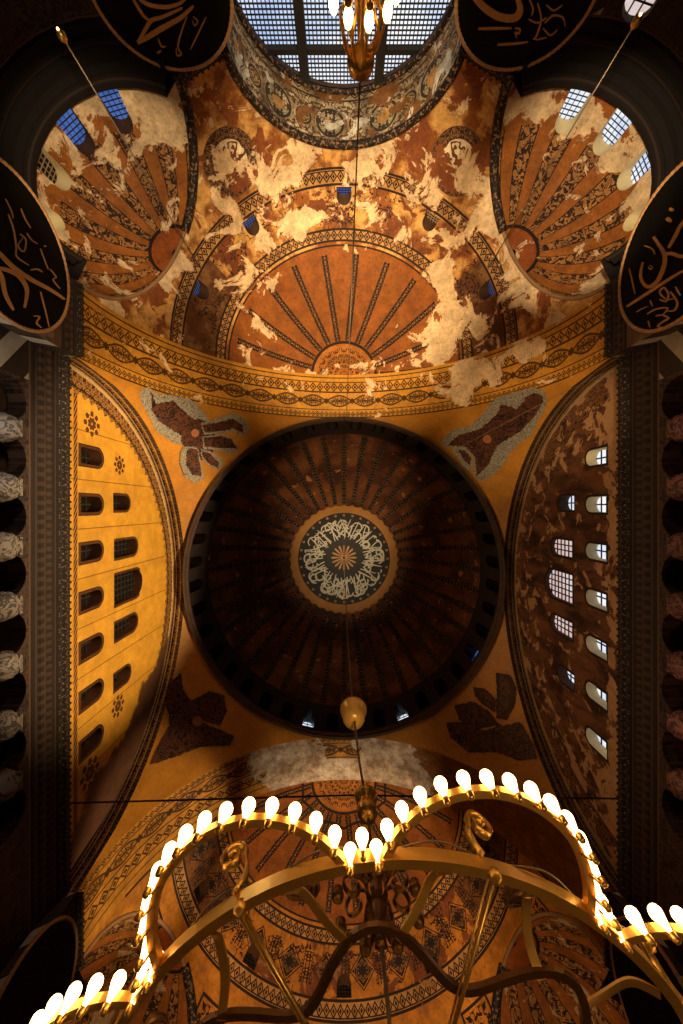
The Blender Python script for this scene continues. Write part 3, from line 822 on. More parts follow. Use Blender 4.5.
# ---- half domes with their two conches and a barrel vault
AZ, HA = 64.0, 25.5
rC = A * sin(rad(HA)); dC = A * cos(rad(HA))
RB, ZB = 6.85, 21.6
def half_dome(s):
    west = s < 0
    Cy = YD + s * (A + DEP)
    def sp(u, v, off=0.0):
        a, e = rad(u), rad(v); R = A - off
        return (R * cos(e) * sin(a), Cy + s * R * cos(e) * cos(a), ZS + R * sin(e))
    def conch_pt(g, u, v, off=0.0):
        ax = rad(g * AZ); n = Vector((sin(ax), s * cos(ax))); t = Vector((cos(ax), -s * sin(ax)))
        a, e = rad(u), rad(v); R = rC - off
        h = (n * cos(a) + t * sin(a)) * (R * cos(e))
        return (dC * n.x + h.x, Cy + dC * n.y + h.y, ZS + R * sin(e))
    def to_az(p):
        x, y, z = p[0], (p[1] - Cy) * s, p[2] - ZS
        return (math.degrees(atan2(x, y)), math.degrees(asin(max(-1, min(1, z / A)))))
    # openings in (azimuth, elevation)
    cr = [to_az(conch_pt(1, -90 if True else 0, e)) for e in range(0, 90, 3)]
    cr2 = [to_az(conch_pt(1, 90, e)) for e in range(90, -1, -3)]
    con_r = cr + cr2                                   # from the vault side up over to the arch side or reverse
    if con_r[0][0] > con_r[-1][0]: con_r.reverse()
    con_l = [(-a, e) for a, e in reversed(con_r)]
    def bar(t):
        x, z = RB * cos(t), ZB + RB * sin(t); yy = sqrt(A * A - x * x - (z - ZS) ** 2)
        return (x, Cy + s * yy, z)
    t0 = asin((ZS - ZB) / RB)
    tb = [pi - t0 + (2 * t0 - pi) * k / 40 for k in range(41)]
    ba = [to_az(bar(t)) for t in tb]                   # -x to +x
    top = 89.9
    ol = [(-90, 0)] + con_l + [(-39.5, 0)] * 0 + ba + con_r + [(90, 0), (90, top), (-90, top)]
    clean = []
    for p in ol:
        if not clean or math.hypot(p[0] - clean[-1][0], p[1] - clean[-1][1]) > .05: clean.append(p)
    wz = [(0, 1.9), (34, 1.9), (68, 1.9), (-36.8, 1.9), (-68, 1.9)]
    holes = []
    for (c, w) in wz:
        w = 2.7
        holes.append([(c - w, 34.3), (c + w, 34.3)] + [(c + w * cos(pi * i / 8), 36.7 + 2.2 * sin(pi * i / 8)) for i in range(9)])
    V, Fc, UV = cdt(clean, holes, 2.4, sp)
    struct('semi_dome_ceiling', V, Fc, 'wsemi' if west else 'esemi', UV)
    for (c, w), h in zip(wz, holes):
        a = rad(c)
        pane = 'skyb' if west else 'night'
        if west and 30 < c < 50: pane = 'night'
        window([sp(*q) for q in h], (sin(a), s * cos(a), 0), .18, pane, (.26, .26), .045, 'reveal_dark', 'palelattice' if west and 30 < c < 50 else 'lattice')
    # conches
    for g in (-1, 1):
        hs = []; spec = []
        for a in (-47.5 * g, -21 * g, 5 * g, 31 * g, 58 * g):
            w = 5.6
            h = [(a - w, 6.0), (a + w, 6.0)] + [(a + w * cos(pi * i / 8), 23.5 + 5.2 * sin(pi * i / 8)) for i in range(9)]
            hs.append(h); spec.append(a)
        V, Fc, UV = cdt([(-90, 0), (90, 0), (90, 87.5), (-90, 87.5)], hs, 4.0, lambda u, v: conch_pt(g, u, v))
        struct('conch_ceiling', V, Fc, 'wconch' if west else 'econch', UV)
        for a, h in zip(spec, hs):
            ax = rad(g * AZ); n = Vector((sin(ax), s * cos(ax), 0)); t = Vector((cos(ax), -s * sin(ax), 0))
            od = n * cos(rad(a)) + t * sin(rad(a))
            barrel_side = -g * s * a                     # sign towards the vault
            CW.append((s, g, a, tuple(conch_pt(g, a, 18))))
            pane, rev, lat = CONCH.get((s, g, a), ('night', 'reveal_dark', 'lattice'))
            window([conch_pt(g, *q) for q in h], od, .28, pane, (.30, .30), .04, rev, lat)
        # moulded rim of the opening
        rim = [conch_pt(g, -90, e, .0) for e in range(0, 90, 4)] + [conch_pt(g, 90, e, .0) for e in range(90, -1, -4)]
        v, f = tube(rim, .13, 8); struct('trim_%d' % (TR.__len__() + 1), v, f, 'palemould'); TR.append(1)
        half = [conch_pt(g, -90 * g, e, .0) for e in range(0, 80, 4)]
        v, f = tube(half, .30, 8); struct('trim_%d' % (TR.__len__() + 1), v, f, 'lacemould'); TR.append(1)
        # drum of the exedra and its cornice
        def cyl(i, j):
            u = -90 + 180 * i; p = conch_pt(g, u, 0); z = -CZ + (ZS + CZ) * j
            return (p[0], p[1], z), (rC * rad(u), z)
        ax = rad(g * AZ)
        ol2 = [(-rC * pi / 2, -CZ), (rC * pi / 2, -CZ), (rC * pi / 2, ZS), (-rC * pi / 2, ZS)]
        hs2 = [arch_poly(c, .98, 12.6, 18.6) for c in [(-3.5 + k) * 2.5 for k in range(8)]]
        lun = west and g > 0
        if lun: hs2 = hs2 + [arch_poly(-5.0, .68, 18.75, 19.95)]
        V, Fc, UV = cdt(ol2, hs2, 1.2, lambda u, v: (*conch_pt(g, math.degrees(u / rC), 0)[:2], v))
        for h in hs2:
            b = len(V); n_ = len(h)
            V += [(*conch_pt(g, math.degrees(u / rC), 0)[:2], v) for u, v in h] + [(*conch_pt(g, math.degrees(u / rC), 0, -.8)[:2], v) for u, v in h]; UV += h + h
            Fc += [(b + i, b + (i + 1) % n_, b + n_ + (i + 1) % n_, b + n_ + i) for i in range(n_)]
        struct('exedra_wall', V, Fc, 'gal', UV)
        if lun:
            aa = rad(-5.0 / rC * 180 / pi); nn_ = Vector((sin(ax), s * cos(ax), 0)) * cos(aa) + Vector((cos(ax), -s * sin(ax), 0)) * sin(aa)
            window([(*conch_pt(g, math.degrees(u / rC), 0)[:2], v) for u, v in hs2[-1]], nn_, .4, 'skyp', (.5, .6), .07)
        us = [-90 + 180 * i / 36 for i in range(37)]
        pts = [conch_pt(g, u, 0)[:2] for u in us]
        c0 = (dC * sin(ax), Cy + s * dC * cos(ax))
        nr = [((c0[0] - p[0]) / rC, (c0[1] - p[1]) / rC) for p in pts]
        sweep_cornice('cornice', pts, nr, dscale=1.9, brackets=False, mat='shadecornice')
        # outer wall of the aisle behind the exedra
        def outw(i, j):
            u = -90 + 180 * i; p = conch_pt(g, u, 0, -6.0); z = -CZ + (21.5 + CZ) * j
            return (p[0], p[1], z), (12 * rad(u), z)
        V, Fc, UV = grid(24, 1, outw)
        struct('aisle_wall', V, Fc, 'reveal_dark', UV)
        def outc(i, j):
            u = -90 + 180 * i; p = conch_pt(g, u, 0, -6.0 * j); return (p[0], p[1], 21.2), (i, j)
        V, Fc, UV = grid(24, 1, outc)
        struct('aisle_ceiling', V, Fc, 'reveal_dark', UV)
    # barrel vault
    yw = Cy + s * (17.8)
    def bf(i, j):
        t = pi * i
        x, z = RB * cos(pi - t), ZB + RB * sin(t)
        y0 = Cy + s * sqrt(max(0, A * A - x * x - (z - ZS) ** 2)); y = yw + (y0 - yw) * j
        return (x, y, z), (RB * t, abs(y - yw))
    V, Fc, UV = grid(64, 8, bf)
    struct('barrel_vault_ceiling', V, Fc, 'barrel' if west else 'econch', UV)
    v, f = tube([bar(t) for t in tb], .26, 10); TR.append(1); struct('trim_%d' % len(TR), v, f, 'lacemould')
    v, f = tube([(RB * .985 * cos(t), yw - s * .35, ZB + RB * .985 * sin(t)) for t in tb], .16, 8); TR.append(1); struct('trim_%d' % len(TR), v, f, 'lacemould')
    # walls of the vault below the springing and piers between vault and exedrae
    for g in (-1, 1):
        e0 = sp(g * (AZ - HA), 0); b0 = (g * RB, Cy + s * sqrt(A * A - RB * RB))
        e1 = sp(g * (AZ + HA), 0)
        def quad(p, q, mat='marble', name='pier_wall', z1=ZS):
            L = math.hypot(q[0] - p[0], q[1] - p[1]); V = [(p[0], p[1], -CZ), (q[0], q[1], -CZ), (q[0], q[1], z1), (p[0], p[1], z1)]
            struct(name, V, [(0, 1, 2, 3)], mat, [(0, -CZ), (L, -CZ), (L, z1), (0, z1)], smooth=False)
        quad((g * RB, yw), b0); quad(b0, e0[:2]); quad(e1[:2], (g * A, Cy)); quad((g * A, Cy), (g * A, YD + s * A), 'marble')
        quad((g * A, YD + s * A), (g * (XG + .3), YD + s * A), 'paneled')
        nn = Vector((0, -s)); dd = Vector((e0[0] - b0[0], e0[1] - b0[1])).normalized(); pn = Vector((dd.y, -dd.x))
        if pn.dot(Vector((-g, -s))) < 0: pn = -pn
        m = 8
        pts = [(b0[0] + (e0[0] - b0[0]) * i / m, b0[1] + (e0[1] - b0[1]) * i / m) for i in range(m + 1)]
        sweep_cornice('cornice', pts, [tuple(pn)] * (m + 1), scale=.8)
        pts = [(g * A, Cy + (YD + s * A - Cy) * i / m) for i in range(m + 1)]
        sweep_cornice('cornice', pts, [(-g, 0)] * (m + 1), scale=.55)
    return sp, conch_pt, Cy, yw
CW = []; TR = []
CONCH = {}
for k_, a_ in enumerate((-47.5, -21, 5, 31, 58)):
    CONCH[(-1, 1, a_)] = ('skyw', 'reveal_cream', 'lattice') if k_ < 3 else ('night', 'reveal_cream', 'palelattice')
    CONCH[(-1, -1, -a_)] = ('skyb', 'reveal_dark', 'lattice') if k_ < 2 else ('night', 'reveal_cream', 'palelattice')
spW, coW, CyW, ywW = half_dome(-1)
spE, coE, CyE, ywE = half_dome(1)
# great west window
n = 40
ow = [(RB * .99, 15.0)] + [(RB * .99 * cos(pi * k / n), ZB + RB * .99 * sin(pi * k / n)) for k in range(n + 1)] + [(-RB * .99, 15.0)]
zc = sum(p[1] for p in ow) / len(ow)
window([(x, ywW, z) for x, z in ow], (0, -1, 0), .3, 'sky', (.25, .27), .07, 'mould', 'lattice',
       thick=[(0, 2.45, .6, .7), (0, -2.75, .6, .7), (1, 26.1 - zc, .26, .35), (1, 22.0 - zc, .3, .4)])
# closing walls under/over the vault ends
V = [(-RB, ywW, -CZ), (RB, ywW, -CZ), (RB, ywW, 15.0), (-RB, ywW, 15.0)]
struct('wall_front', V, [(0, 1, 2, 3)], 'marble', [(0, 0), (13, 0), (13, 15), (0, 15)], smooth=False)
V = [(RB * cos(pi * k / n), ywE, ZB + RB * sin(pi * k / n)) for k in range(n + 1)] + [(-RB, ywE, -CZ), (RB, ywE, -CZ)]
struct('wall_back', V, [tuple(range(len(V)))], 'marble', [(v[0], v[2]) for v in V], smooth=False)

# ================================================================ THINGS
# ---- mosaics of seraphim on the pendentives
def patch(name, poly, mat, parent, off, zoom, rough=0.0, step=2.0, seed=0):
    ox, oy, sc = zoom
    r = random.Random(seed)
    pl = densify([(ox + x / sc, oy + y / sc) for x, y in poly], 1.6)
    if rough: pl = [(x + r.uniform(-rough, rough), y + r.uniform(-rough, rough)) for x, y in pl]
    V, Fc, UV = cdt(pl, [], step, lambda u, v: ray_pend(u, v, off))
    m = len(V); V2 = V + [ray_pend(u, v, off - .035) for u, v in UV]
    b = {}
    for t in Fc:
        for i in range(3):
            e = (t[i], t[(i + 1) % 3]); k = (min(e), max(e)); b[k] = None if k in b else e
    F2 = list(Fc) + [tuple(i + m for i in reversed(t)) for t in Fc] + [(e[1], e[0], e[0] + m, e[1] + m) for e in b.values() if e]
    return mk(name, V2, F2, mat, parent, UV + UV, smooth=False)
def circ(cx, cy, r, n=12, sq_=1.0): return [(cx + r * cos(2 * pi * k / n), cy + r * sq_ * sin(2 * pi * k / n)) for k in range(n)]
def seraph(label, zoom, at, wings, face, facemat='face', grey='grey_feather'):
    c = ray_pend(*at, .04)
    t = thing('seraph_mosaic', c, label, 'mosaic')
    for i, (outer, inner) in enumerate(wings):
        o = .06 + .012 * i
        w = patch('wing', outer, grey if inner else 'dark_feather', t, o, zoom, .55, seed=i)
        if inner: patch('feathers', inner, 'dark_feather', w, o + .04, zoom, .55, seed=i + 9)
    patch('face', circ(*face), facemat, t, .16, zoom)
    return t
seraph('six-winged seraph mosaic with grey-edged feathers beside the gold tympanum wall', (130, 370, 4.88), (195, 432), [
    ([(45, 105), (90, 80), (130, 115), (200, 120), (290, 140), (340, 180), (385, 245), (330, 300), (270, 370), (200, 350), (130, 300), (90, 220), (55, 160)],
     [(105, 100), (125, 165), (210, 150), (280, 215), (345, 265), (300, 340), (215, 300), (140, 250), (105, 190)]),
    ([(255, 300), (330, 235), (400, 265), (420, 330), (400, 420), (345, 440), (275, 400), (250, 350)], None),
    ([(345, 260), (430, 235), (500, 208), (560, 235), (582, 290), (548, 325), (500, 300), (430, 312), (360, 315)],
     [(352, 268), (440, 255), (500, 236), (548, 270), (556, 310), (505, 285), (430, 300), (365, 305)]),
    ([(355, 325), (440, 315), (500, 330), (532, 385), (490, 412), (420, 392), (355, 385)], [(360, 330), (440, 322), (495, 338), (522, 382), (430, 380), (365, 372)]),
    ([(345, 385), (400, 400), (455, 440), (442, 488), (390, 472), (350, 430)], [(352, 395), (395, 412), (432, 450), (430, 478), (390, 460), (356, 425)]),
    ([(262, 370), (330, 378), (345, 440), (362, 530), (310, 552), (265, 512), (243, 450), (250, 400)], [(285, 380), (328, 386), (338, 440), (350, 520), (305, 515), (275, 465), (275, 410)])],
    (318, 308, 20))
seraph('broad dark seraph mosaic with small orange face, beside the peeling brown tympanum', (420, 370, 4.88), (492, 432), [
    ([(360, 140), (450, 110), (560, 85), (610, 110), (620, 160), (585, 230), (540, 320), (450, 390), (400, 470), (350, 520), (290, 545), (260, 500), (265, 420), (200, 380), (110, 372), (115, 330), (160, 290), (250, 270), (310, 210)],
     [(395, 165), (470, 190), (540, 120), (602, 150), (560, 225), (490, 300), (375, 370), (335, 460), (275, 520), (270, 425), (225, 375), (130, 368), (190, 318), (300, 285), (375, 215)]),
    ([(160, 375), (220, 385), (262, 430), (250, 492), (210, 482), (190, 430), (162, 410)], [(185, 388), (220, 395), (250, 430), (243, 465), (215, 440)]),
    ([(480, 130), (560, 85), (612, 110), (620, 160), (560, 170), (500, 160)], [(500, 140), (560, 110), (600, 130), (600, 150), (540, 155)])],
    (328, 338, 21))
seraph('shadowy seraph mosaic with one small pale face, over the arch behind the big chandelier', (140, 650, 4.88), (200, 720), [
    ([(200, 110), (210, 190), (250, 250), (230, 325), (140, 315), (120, 260), (135, 170)], None),
    ([(245, 250), (340, 200), (410, 220), (425, 300), (390, 370), (300, 345), (228, 325)], None),
    ([(140, 318), (240, 325), (300, 350), (460, 420), (440, 465), (300, 472), (230, 500), (120, 540), (50, 560), (90, 470), (140, 370)], None)],
    (280, 348, 25), grey='dark_feather')
seraph('dim seraph mosaic with no bright face, near the lobed rail of lit bulbs', (420, 650, 4.88), (495, 715), [
    ([(370, 110), (440, 120), (470, 180), (465, 260), (425, 340), (370, 332), (375, 200)], [(385, 125), (425, 135), (445, 190), (440, 260), (410, 320), (385, 320)]),
    ([(260, 180), (320, 190), (370, 240), (365, 305), (300, 262), (265, 220)], [(285, 195), (325, 205), (355, 245), (350, 285), (310, 255)]),
    ([(165, 270), (260, 250), (340, 300), (385, 365), (260, 392), (190, 340)], [(190, 285), (255, 270), (330, 310), (350, 355), (255, 375)]),
    ([(125, 355), (200, 350), (300, 392), (400, 370), (490, 350), (560, 470), (570, 530), (480, 540), (380, 500), (240, 500), (150, 430)], None)],
    (385, 375, 17), 'dark_feather', 'reveal_dark')

# ---- calligraphy medallion at the dome's crown
def cap(r, th):                                         # point of the dome at plan radius r
    return (r * cos(th), YD + r * sin(th), ZR + sqrt(A * A - r * r))
def capo(r, th, o):
    p = Vector(cap(r, th)) - Vector((0, YD, ZR)); p *= (A - o) / A
    return (p.x, YD + p.y, ZR + p.z)
med = thing('calligraphy_medallion', capo(0.01, 0, .1), 'round black medallion of pale calligraphy at the crown of the ribbed dome', 'medallion')
def ringmesh(name, r0, r1, o, mat, n=96, nr=4, wob=None):
    def f(i, j):
        th = 2 * pi * i; a1 = r1 if wob is None else r1 + wob(th)
        return capo(max(.02, r0 + (a1 - r0) * j), th, o), (th * 5, j)
    V, Fc, UV = grid(n, nr, f)
    m = len(V); V2 = V + [capo(max(.02, r0 + ((r1 if wob is None else r1 + wob(2 * pi * (k // (nr + 1)) / n)) - r0) * (k % (nr + 1)) / nr), 2 * pi * (k // (nr + 1)) / n, o - .06) for k in range(m)]
    F2 = Fc + [tuple(q + m for q in reversed(t)) for t in Fc]
    for i in range(n):
        for j in (0, nr): a = i * (nr + 1) + j; b = a + nr + 1; F2.append((a, b, b + m, a + m))
    return mk(name, V2, F2, mat, med, UV + UV, smooth=False)
ringmesh('gold_band', 5.95, 7.0, .22, 'med_gold', 160, 3, lambda t: .11 * cos(40 * t))
ringmesh('black_field', 0.0, 6.05, .24, 'med_black', 96, 6)
vs, fs = [], []
for k in range(32):                                     # roundels of the border
    a = 2 * pi * k / 32; c = 5.75
    pts = [(c + .17 * cos(2 * pi * i / 8), a + .17 / c * sin(2 * pi * i / 8)) for i in range(8)]
    vs = [capo(r, t, o) for o in (.24, .30) for r, t in pts]
    fs = [tuple(range(8, 16))] + [(i, (i + 1) % 8, 8 + (i + 1) % 8, 8 + i) for i in range(8)]
    mk('border_roundel', vs, fs, 'palemould', med, smooth=False)
def ribbon_pts(path, widths, o, pt):
    """calligraphic stroke: path of plan points, pen widths -> solid ribbon; pt maps (x, y, depth) to 3D"""
    n = len(path); V, Fc = [], []
    for d in (o, o - .04):
        for i, (x, y) in enumerate(path):
            a = path[max(0, i - 1)]; b = path[min(n - 1, i + 1)]; tx, ty = b[0] - a[0], b[1] - a[1]; L = math.hypot(tx, ty) or 1
            nx, ny = -ty / L, tx / L; w = widths[i] / 2
            V += [pt(x + nx * w, y + ny * w, d), pt(x - nx * w, y - ny * w, d)]
    m = 2 * n
    for i in range(n - 1):
        a = 2 * i
        Fc += [(a, a + 1, a + 3, a + 2), (m + a + 2, m + a + 3, m + a + 1, m + a), (a, a + 2, m + a + 2, m + a), (a + 3, a + 1, m + a + 1, m + a + 3)]
    return V, Fc
def cat(pts, k=5):
    """smooth a polyline"""
    out = []; n = len(pts)
    for i in range(n - 1):
        p0, p1, p2, p3 = pts[max(0, i - 1)], pts[i], pts[i + 1], pts[min(n - 1, i + 2)]
        for j in range(k):
            t = j / k
            out.append(tuple(.5 * (2 * p1[q] + (p2[q] - p0[q]) * t + (2 * p0[q] - 5 * p1[q] + 4 * p2[q] - p3[q]) * t * t + (3 * p1[q] - p0[q] - 3 * p2[q] + p3[q]) * t ** 3) for q in range(len(p1))))
    out.append(tuple(pts[-1])); return out
def pen(n, w): return [w * (.35 + .65 * sin(pi * min(1, (.12 + .88 * i / max(1, n - 1)))) ** .7) for i in range(n)]
capxy = lambda x, y, o: capo(math.hypot(x, y), atan2(y, x), o)
ms = []
def stroke(pol, w, o=.31):
    p = cat([(r * cos(t), r * sin(t)) for r, t in pol]); ms.append(ribbon_pts(p, pen(len(p), w), o, capxy))
R2 = random.Random(11)
for k in range(40):                                     # uprights, leaning
    a = 2 * pi * k / 40 + R2.uniform(-.05, .05); ln = R2.uniform(-.16, .16)
    stroke([(2.45 + R2.uniform(0, .4), a), (3.7, a + ln * .6), (5.0 + R2.uniform(-.3, .25), a + ln)], R2.uniform(.13, .19))
for k in range(52):                                     # bowls and hooks
    a = 2 * pi * k / 34 + R2.uniform(-.06, .06); r = R2.choice([4.7, 4.9, 4.2, 3.5]); w = R2.uniform(.14, .22); d = R2.choice((-1, 1))
    stroke([(r, a), (r + .35, a + d * .08), (r + .3, a + d * .20), (r - .25, a + d * .27), (r - .5, a + d * .16)], w, .33)
for k in range(16):                                     # long sweeping tails
    a = 2 * pi * k / 16 + R2.uniform(-.1, .1); d = R2.choice((-1, 1))
    stroke([(2.9, a), (3.3, a + d * .2), (4.2, a + d * .42), (5.3, a + d * .5)], .17, .35)
for k in range(80):
    a = R2.uniform(0, 2 * pi); r = R2.uniform(3.0, 5.3)
    stroke([(r, a), (r + .12, a + .05), (r + .02, a + .09)], .15, .36)
v, f = join(*ms); mk('lettering', v, f, 'med_white', med, smooth=False)
ms = []
for k in range(16):
    a = 2 * pi * k / 16; w = .16
    p = [(r * cos(a), r * sin(a)) for r in (.32, .7, 1.1, 1.5, 1.72)]; ms.append(ribbon_pts(p, [.08, .16, .22, .26, .1], .32, capxy))
v, f = join(*ms); mk('rosette', v, f, 'leaf', med, smooth=False)
ms.clear()
v, f = ribbon_pts([(.30 * cos(2 * pi * k / 16), .30 * sin(2 * pi * k / 16)) for k in range(17)], [.2] * 17, .34, capxy); mk('rosette_centre', v, f, 'leaf', med, smooth=False)

# ---- great calligraphy roundels
def roundel(label, c, nrm, R, strokes):
    """strokes in photograph pixels of the visible part, laid on the disc's own face"""
    n = Vector(nrm).normalized(); t = thing('calligraphy_roundel', c, label, 'roundel', 'great round calligraphy panels')
    e1 = Vector((-n.y, n.x, 0)).normalized(); e2 = n.cross(e1); c = Vector(c)
    N = 96
    V = [tuple(e1 * (R * cos(2 * pi * k / N)) + e2 * (R * sin(2 * pi * k / N)) + n * o) for o in (0.0, .12) for k in range(N)]
    Fc = [tuple(range(N)), tuple(range(2 * N - 1, N - 1, -1))] + [(k, (k + 1) % N, N + (k + 1) % N, N + k) for k in range(N)]
    mk('board', V, Fc, 'black', t, local=True, smooth=False)
    # rope-carved rim
    V, Fc = [], []; NN, m = 480, 8
    for k in range(NN):
        a = 2 * pi * k / NN; rr = .095 * (1 + .10 * cos(80 * a))
        for q in range(m):
            b = 2 * pi * q / m; V.append(tuple((e1 * cos(a) + e2 * sin(a)) * (R + rr * cos(b)) + n * (.1 + rr * sin(b))))
    for k in range(NN):
        for q in range(m): Fc.append((k * m + q, k * m + (q + 1) % m, ((k + 1) % NN) * m + (q + 1) % m, ((k + 1) % NN) * m + q))
    mk('rim', V, Fc, 'rimgold', t, local=True)
    if strokes:
        ms = []
        def pt(x, y, o):
            d = Vector(P(x, y, 1.0)); s_ = (c + n * .13).dot(n) / d.dot(n); q = d * s_ - c
            return tuple(q + n * (.05 - o))
        for pts, w in strokes:
            p = cat(pts, 5); ms.append(ribbon_pts(p, pen(len(p), w), 0.0, pt))
        v, f = join(*ms); mk('lettering', v, f, 'leaf', t, local=True, smooth=False)
    return t
RR = 3.42
def z5(l, ox, oy, s): return [(ox + x / s, oy + y / s) for x, y in l]
L_ = lambda l: z5(l, 0, 150, 5.12)
R_ = lambda l: z5(l, 593, 150, 5.12)
TR_ = lambda l: z5(l, 440, 0, 2.81)
TL_ = lambda l: z5(l, 90, 0, 4.553)
roundel('black calligraphy roundel on the pier beside the gold tympanum, with a crescent-shaped letter', (-15.0, -11.75, 17.75), (1, 0, 0), RR, [
    (L_([(-60, 480), (0, 540), (60, 600), (150, 662), (250, 715), (325, 765)]), 4.2), (L_([(-40, 600), (30, 615), (90, 645), (130, 715), (118, 808)]), 4.4),
    (L_([(-30, 600), (0, 650), (20, 740), (62, 820)]), 4.0), (L_([(200, 725), (225, 820), (245, 905)]), 1.0), (L_([(150, 615), (185, 610), (210, 625)]), 1.6),
    (L_([(165, 850), (195, 855), (180, 885), (205, 910)]), 1.3), (L_([(35, 330), (60, 400), (75, 490), (78, 545), (140, 590)]), 1.3), (L_([(100, 300), (120, 350), (150, 400)]), 1.0),
    (L_([(95, 430), (125, 460), (115, 520), (85, 490), (110, 450)]), 1.1), (L_([(130, 425), (155, 460), (185, 480)]), 1.0), (L_([(200, 505), (220, 560), (240, 610)]), .9), (L_([(250, 610), (280, 650), (265, 665), (300, 710)]), 1.1),
    (L_([(220, 490), (228, 495)]), 1.6), (L_([(20, 250), (50, 310), (60, 350)]), .9)])
roundel('black calligraphy roundel on the pier beside the peeling brown tympanum wall', (15.0, -11.75, 17.75), (-1, 0, 0), RR, [
    (R_([(180, 802), (300, 725), (400, 660), (520, 590)]), 3.0), (R_([(318, 445), (350, 490), (375, 540), (370, 600), (335, 675), (285, 700), (252, 650), (262, 575)]), 4.0),
    (R_([(370, 535), (410, 530), (461, 545), (520, 540)]), 3.6), (R_([(395, 500), (430, 440), (455, 390), (500, 330)]), 3.4), (R_([(385, 350), (410, 365)]), 4.2), (R_([(400, 300), (420, 310)]), 3.6),
    (R_([(193, 608), (208, 670), (222, 738)]), .9), (R_([(270, 490), (310, 505), (325, 535)]), 1.4), (R_([(298, 590), (312, 600), (300, 612), (292, 598)]), .9),
    (R_([(350, 765), (380, 775), (395, 740), (372, 705), (350, 730), (385, 765), (420, 760)]), 1.8), (R_([(405, 725), (440, 780), (425, 820), (385, 825)]), 1.8), (R_([(330, 850), (360, 845), (395, 860), (365, 880), (340, 905), (395, 905)]), 1.7),
    (R_([(285, 840), (330, 815), (390, 810), (360, 850)]), 1.5), (R_([(300, 770), (312, 800)]), 1.0), (R_([(230, 830), (255, 815), (290, 800)]), .9), (R_([(290, 875), (300, 910)]), 1.0), (R_([(430, 700), (455, 745)]), 1.4)])
roundel('black calligraphy roundel beside the great gridded window, with a large folded gold letter', (-8.6, -24.35, 18.45), (.12, 1, 0), 3.2, [
    (TL_([(215, 188), (265, 160), (330, 120), (410, 75), (470, 20)]), 5.5), (TL_([(222, 180), (255, 120), (280, 85), (330, 70), (420, 30)]), 4.2), (TL_([(190, -20), (240, 60), (275, 90)]), 3.0),
    (TL_([(440, 70), (415, 140), (400, 205), (415, 240), (395, 245), (392, 215)]), 1.6), (TL_([(527, 72), (495, 140), (457, 218)]), 1.5), (TL_([(310, 170), (325, 205), (345, 205)]), 1.5), (TL_([(305, 235), (322, 225)]), 2.0),
    (TL_([(470, 70), (490, 90), (475, 110), (465, 85)]), 1.3), (TL_([(225, -10), (270, 15), (340, 25), (400, 12), (435, -12)]), 4.0)])
roundel('black calligraphy roundel beside the great gridded window, with two level gold bars', (8.6, -24.35, 18.45), (-.12, 1, 0), 3.2, [
    (TR_([(85, -30), (120, 12), (165, 42), (210, 46), (226, 20), (214, -20)]), 8.0), (TR_([(108, 77), (150, 76), (202, 75)]), 2.6), (TR_([(162, 122), (205, 119), (248, 114)]), 2.2),
    (TR_([(212, 75), (225, 78), (222, 90), (212, 88), (216, 102)]), 1.8), (TR_([(250, -10), (262, 20), (258, 40)]), 1.6), (TR_([(275, 5), (285, 50), (270, 100), (262, 105)]), 1.7), (TR_([(250, 50), (275, 60), (300, 45)]), 1.5),
    (TR_([(295, 60), (318, 40), (345, 45), (352, 70)]), 1.6), (TR_([(300, 10), (320, 25), (345, 10)]), 1.5), (TR_([(270, 108), (300, 102)]), 1.1), (TR_([(290, 75), (310, 95), (330, 80)]), 1.4)])
roundel('dim calligraphy roundel low behind the lit bulbs, on the pier below the gold tympanum', (-15.0, 24.2, 18.4), (1, 0, 0), RR, [])
roundel('dim calligraphy roundel low behind the lit bulbs, on the pier below the peeling tympanum', (15.0, 24.2, 18.4), (-1, 0, 0), RR, [])

# ---- wires
def wire(name, pts, r, mat, label, cat_):
    v, f = tube(pts, r, 5); o = mk(name, v, f, mat); return tagit(o, label, cat_)
wire('tie_cable', [P(66, 803, 22.6), P(200, 799.5, 22.6), P(352, 795, 22.6), P(470, 797, 22.6), P(622, 798.5, 22.6)], .05, 'darkwire', 'thin black cable strung level across the nave above the chandelier', 'cable')
wire('tie_wire', [P(460, 447, 26), P(545, 402, 25), P(600, 375, 23.0), P(622, 364, 21.9)], .02, 'wire', 'thin pale wire crossing the broad dark seraph mosaic', 'wire')

# ---- lamps
def bulb_mesh(s=1.0):
    return lathe([(.007, -.01), (.011, .02), (.018, .05), (.029, .085), (.037, .112), (.038, .13), (.031, .148), (.018, .159), (.003, .163)], 14)
def to_local(v, s): return [(x * s, y * s, z * s) for x, y, z in v]

# the great chandelier
K = 2.2 / F
CHX, CHY = (405 - CX) * K, (1184 - CY) * K
ch = thing('ring_chandelier', (CHX, CHY, 2.2), 'huge gilt ring chandelier with scalloped rail of lit bulbs, close overhead', 'chandelier')
TH0 = 97.2
def pl(r, deg, z=0.0): return (r * K * cos(rad(deg)), -r * K * sin(rad(deg)), z)
def flatband(path, w, h, closed=False, name='ring', mat='gold', parent=ch):
    n = len(path); side = []
    for i in range(n):
        a = Vector(path[i - 1] if (closed or i) else path[0]); b = Vector(path[(i + 1) % n] if (closed or i < n - 1) else path[-1])
        t = (b - a); t.z = 0; t.normalize(); side.append(Vector((t.y, -t.x, 0)))
    v, f = strip(path, side, [Vector((0, 0, 1))] * n, w, h, closed)
    return mk(name, v, f, mat, parent, local=True, smooth=False)
ring = flatband([pl(326, a) for a in range(0, 360, 3)], .055, .085, True)
v, f = tube([pl(331 + 5 * sin(rad(a * 18)), a, .055 + .012 * cos(rad(a * 18))) for a in np.arange(0, 360, 1.5)], .006, 5, True)
mk('cable', v, f, 'wire', ch, local=True)
